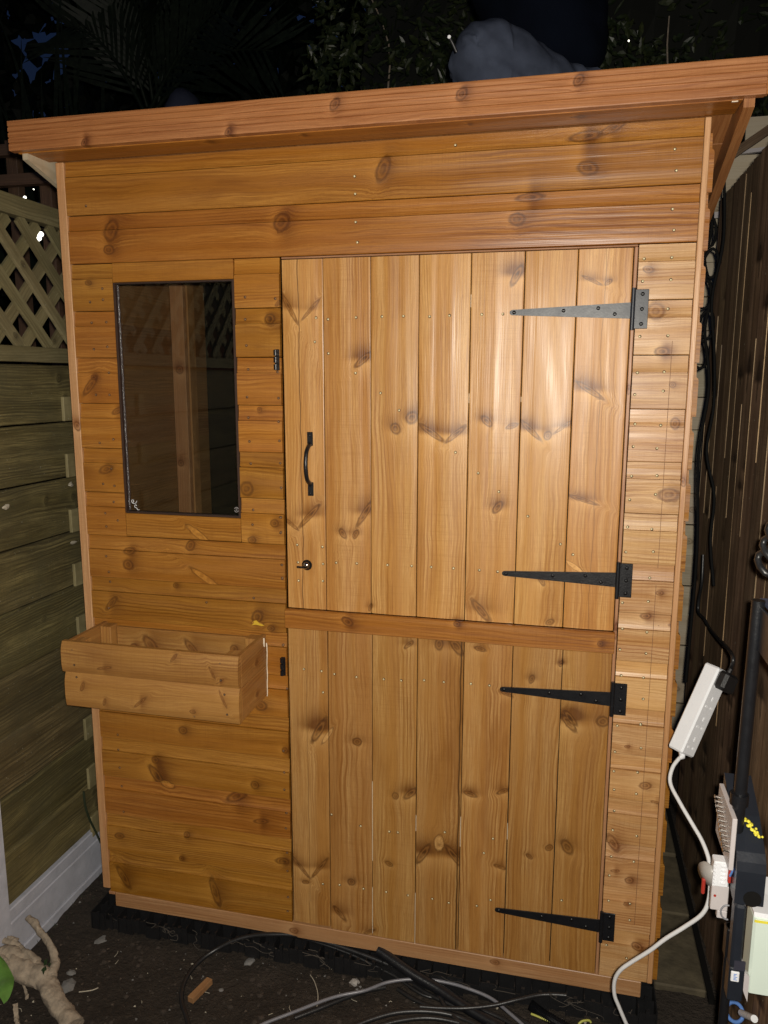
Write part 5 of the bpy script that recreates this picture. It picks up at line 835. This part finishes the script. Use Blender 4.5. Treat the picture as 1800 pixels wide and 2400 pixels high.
def leafmat(name, c0, c1, rough):
    m, t, b = mat(name); co = t.n('ShaderNodeTexCoord').outputs['Object']; n1 = t.noise(co, 9, 2); n2 = t.noise(co, 45, 2)
    t.set(b.inputs['Base Color'], t.mix(t.map(n2, .3, .7), t.mix(t.map(n1, .3, .7), c0, c1), tuple(x * .5 for x in c0))); b.inputs['Roughness'].default_value = rough; b.inputs['Specular IOR Level'].default_value = .5 if 'laurel' in name else .15; return m
LF1 = leafmat('laurel_leaf', (.020, .032, .010), (.050, .058, .020), .42); LF2 = leafmat('palm_leaf', (.005, .009, .005), (.010, .015, .009), .55)
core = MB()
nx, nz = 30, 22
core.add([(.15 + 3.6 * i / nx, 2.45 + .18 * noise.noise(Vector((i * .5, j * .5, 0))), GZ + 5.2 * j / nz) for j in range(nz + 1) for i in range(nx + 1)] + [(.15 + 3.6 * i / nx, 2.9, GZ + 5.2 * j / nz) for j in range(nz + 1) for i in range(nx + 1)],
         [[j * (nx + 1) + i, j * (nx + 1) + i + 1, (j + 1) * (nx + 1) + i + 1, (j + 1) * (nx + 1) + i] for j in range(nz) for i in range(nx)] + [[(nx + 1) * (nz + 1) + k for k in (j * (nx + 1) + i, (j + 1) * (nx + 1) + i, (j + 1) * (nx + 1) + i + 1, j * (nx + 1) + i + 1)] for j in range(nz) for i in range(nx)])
hd = core.build('laurel_hedge', simple('hedge_shade', (.006, .007, .004), .9), None, label='tall dark laurel hedge filling the view behind the roof', cat='hedge')  # solid dark core paints the shade between leaves and blocks the sky
b = MB()
for k in range(24000):
    x = random.uniform(-.02, 3.5); z = random.uniform(1.2, 4.3); cl = noise.noise(Vector((x * 2.2, z * 2.2, 3)))
    if cl < -.28 or random.random() > .55 + cl: continue
    y_ = 2.42 - .50 * max(0, cl + .2) - random.uniform(0, .25); d = Vector((random.gauss(0, .8), -.5 + random.gauss(0, .4), random.gauss(-.3, .7)))
    leaf(b, Vector((x, y_, z)), d, (rv() + Vector((0, -1.1, .6))).normalized(), random.uniform(.035, .075), random.uniform(.008, .015))
b.build('foliage', LF1, hd, kind='stuff')
bb_ = MB()
for k in range(16):
    x = random.uniform(.2, 3.2); z = random.uniform(1.5, 2.6); p = Vector((x, 2.3, z)); pts = [p]
    for j in range(4): p = p + Vector((random.uniform(-.12, .12), random.uniform(-.08, .05), random.uniform(.15, .28))); pts.append(p)
    bb_.tube(spline(pts, 3), [.009 - .0005 * i for i in range(13)], n=6)
bb_.build('branches', BARK, hd, kind='stuff')
# palm: each frond a rachis with leaflets
pm = empty('palm_tree', (-.35, 1.75, 0), label='dark palm with feathered fronds behind the left end of the roof', cat='palm'); iM_ = Matrix.Translation((.35, -1.75, 0))
b = MB(); b.tube([(-.35, 1.75, GZ), (-.33, 1.77, 1.2), (-.30, 1.75, 2.2)], [.13, .11, .10], n=14); b.build('trunk', BARK, pm, iM_)
def frond(base, tip, sag, L, nl, sp):
    base = Vector(base); tip = Vector(tip); pts = [base + (tip - base) * s_ / 12 + Vector((0, 0, sag * sin(pi * s_ / 12))) for s_ in range(13)]
    b = MB(); P_ = spline(pts, 2); b.tube(P_, [.011 * (1 - i / len(P_) * .8) for i in range(len(P_))], n=6)
    for i in range(nl):
        f_ = .12 + .86 * i / nl; k = f_ * 12; a = int(min(k, 11)); p = pts[a].lerp(pts[a + 1], k - a); t_ = (pts[a + 1] - pts[a]).normalized(); s0 = t_.cross(Vector((0, -1, .15))).normalized()
        for sd in (-1, 1):
            d = (t_ * .75 + s0 * sd * sp + Vector((0, -.1, -.12 + random.uniform(-.05, .05)))).normalized(); LL = L * (1 - .5 * abs(f_ - .4)) * random.uniform(.9, 1.1)
            w = d.cross(Vector((0, -1, 0))).normalized() * .011; q = p + d * LL * .55 + Vector((0, 0, -.01)); e_ = p + d * LL + Vector((0, 0, -.05 * LL))
            b.add([p - w * .4, p + w * .4, q + w, q - w, e_], [[0, 1, 2, 3], [3, 2, 4]])
    b.build('frond', LF2, pm, iM_)
for (bx_, tp, sg) in (((360, 250), (322, 20), .04), ((350, 260), (520, 10), .05), ((340, 265), (150, 60), .10), ((360, 262), (640, 120), .10), ((345, 250), (230, -60), .04), ((370, 250), (440, -120), .04)):
    frond(at(bx_[0], bx_[1], 1, 1.72 + random.uniform(-.1, .1)), at(tp[0], tp[1], 1, 1.45 + random.uniform(-.15, .2)), sg, .36, 16, .62)
# tall grassy blades at the far left
gs = empty('cordyline_plant', (-1.25, 1.6, 1.2), label='dark strappy leaved plant at the far upper left', cat='plant'); iG = Matrix.Translation((1.25, -1.6, -1.2))
for k in range(26):
    x = -1.25 + random.uniform(-.15, .30); b = MB(); a = random.uniform(-.6, .6); H = random.uniform(.7, 1.6); y_ = random.uniform(1.4, 1.8)
    P_ = [Vector((x + a * .35 * (s_ / 8) ** 2, y_ - .1 * s_ / 8, 1.9 + H * s_ / 8 - .5 * H * max(0, s_ / 8 - .5) ** 2)) for s_ in range(9)]
    b.add([p + Vector((sg_ * .012 * (1 - (i / 8) ** 3), 0, 0)) for i, p in enumerate(P_) for sg_ in (-1, 1)], [[2 * i, 2 * i + 1, 2 * i + 3, 2 * i + 2] for i in range(8)]); b.build('blade', LF2, gs, iG)
# far dark tree mass with gaps where the dusk sky shows
fm = MB()
for k in range(17000):
    x = random.uniform(-6.5, 2.0); z = random.uniform(1.0, 7.5); y_ = random.uniform(4.2, 4.9); pr_ = (CAMP + (Vector((x, y_, z)) - CAMP))
    d_ = Vector((x, y_, z)) - CAMP; dep = d_.dot(fw); px = 900 + FOC * d_.dot(RT) / dep; py = 1200 - FOC * d_.dot(UP) / dep
    if 20 < px < 180 and 70 < py < 215 and noise.noise(Vector((px * .04, py * .04, 1))) > -.2: continue
    if 50 < px < 95 and -10 < py < 26 and random.random() < .9: continue
    leaf(fm, Vector((x, y_, z)), rv(), (rv() + Vector((0, -2, 0))).normalized(), random.uniform(.14, .26), random.uniform(.05, .09))
fm.build('tree_canopy', LF2, None, kind='stuff', label='dark mass of distant trees behind the palm with dusk sky in its gaps', cat='trees')
b = MB()
b.add([(x, 6.0, z) for z in (GZ, 2.35) for x in (-12, 12)] + [(x, 6.1, z) for z in (GZ, 2.35) for x in (-12, 12)], [[0, 1, 3, 2], [4, 6, 7, 5], [2, 3, 7, 6], [0, 2, 6, 4], [1, 5, 7, 3]]); b.build('sky_backdrop', simple('dark_backdrop', (.03, .022, .018), .9), None, label='dark backdrop added far behind the fence to block the low sky', cat='wall')  # added dark screen that shuts out the sky low down
em, t, bb = mat('lamp_glow'); bb.inputs['Base Color'].default_value = (.8, .8, .7, 1); bb.inputs['Emission Color'].default_value = (1, .95, .78, 1); bb.inputs['Emission Strength'].default_value = 3.0
for (px, py, r_, lb_) in ((61, 469, .010, 'lit lamp glimpsed just above the trellis rail'), (97, 553, .0135, 'brightest lit lamp seen through the trellis lattice'), (81, 445, .003, 'tiny lit lamp point above the trellis'), (1472, 96, .005, 'tiny warm lamp point shining through the hedge')):
    Y = 1.02 if px < 900 else 2.05; c = at(px, py, 1, Y); b = MB()
    for k in range(4 if r_ > .009 else 1): b.disc(c + Vector((random.uniform(-1, 1) * r_, -.002 * k, random.uniform(-1, 1) * r_)), (0, -1, .2), r_ * random.uniform(.5, .9), .004, 0, 8, r_ * .3)
    b.build('garden_lamp', em, None, label=lb_, cat='lamp')
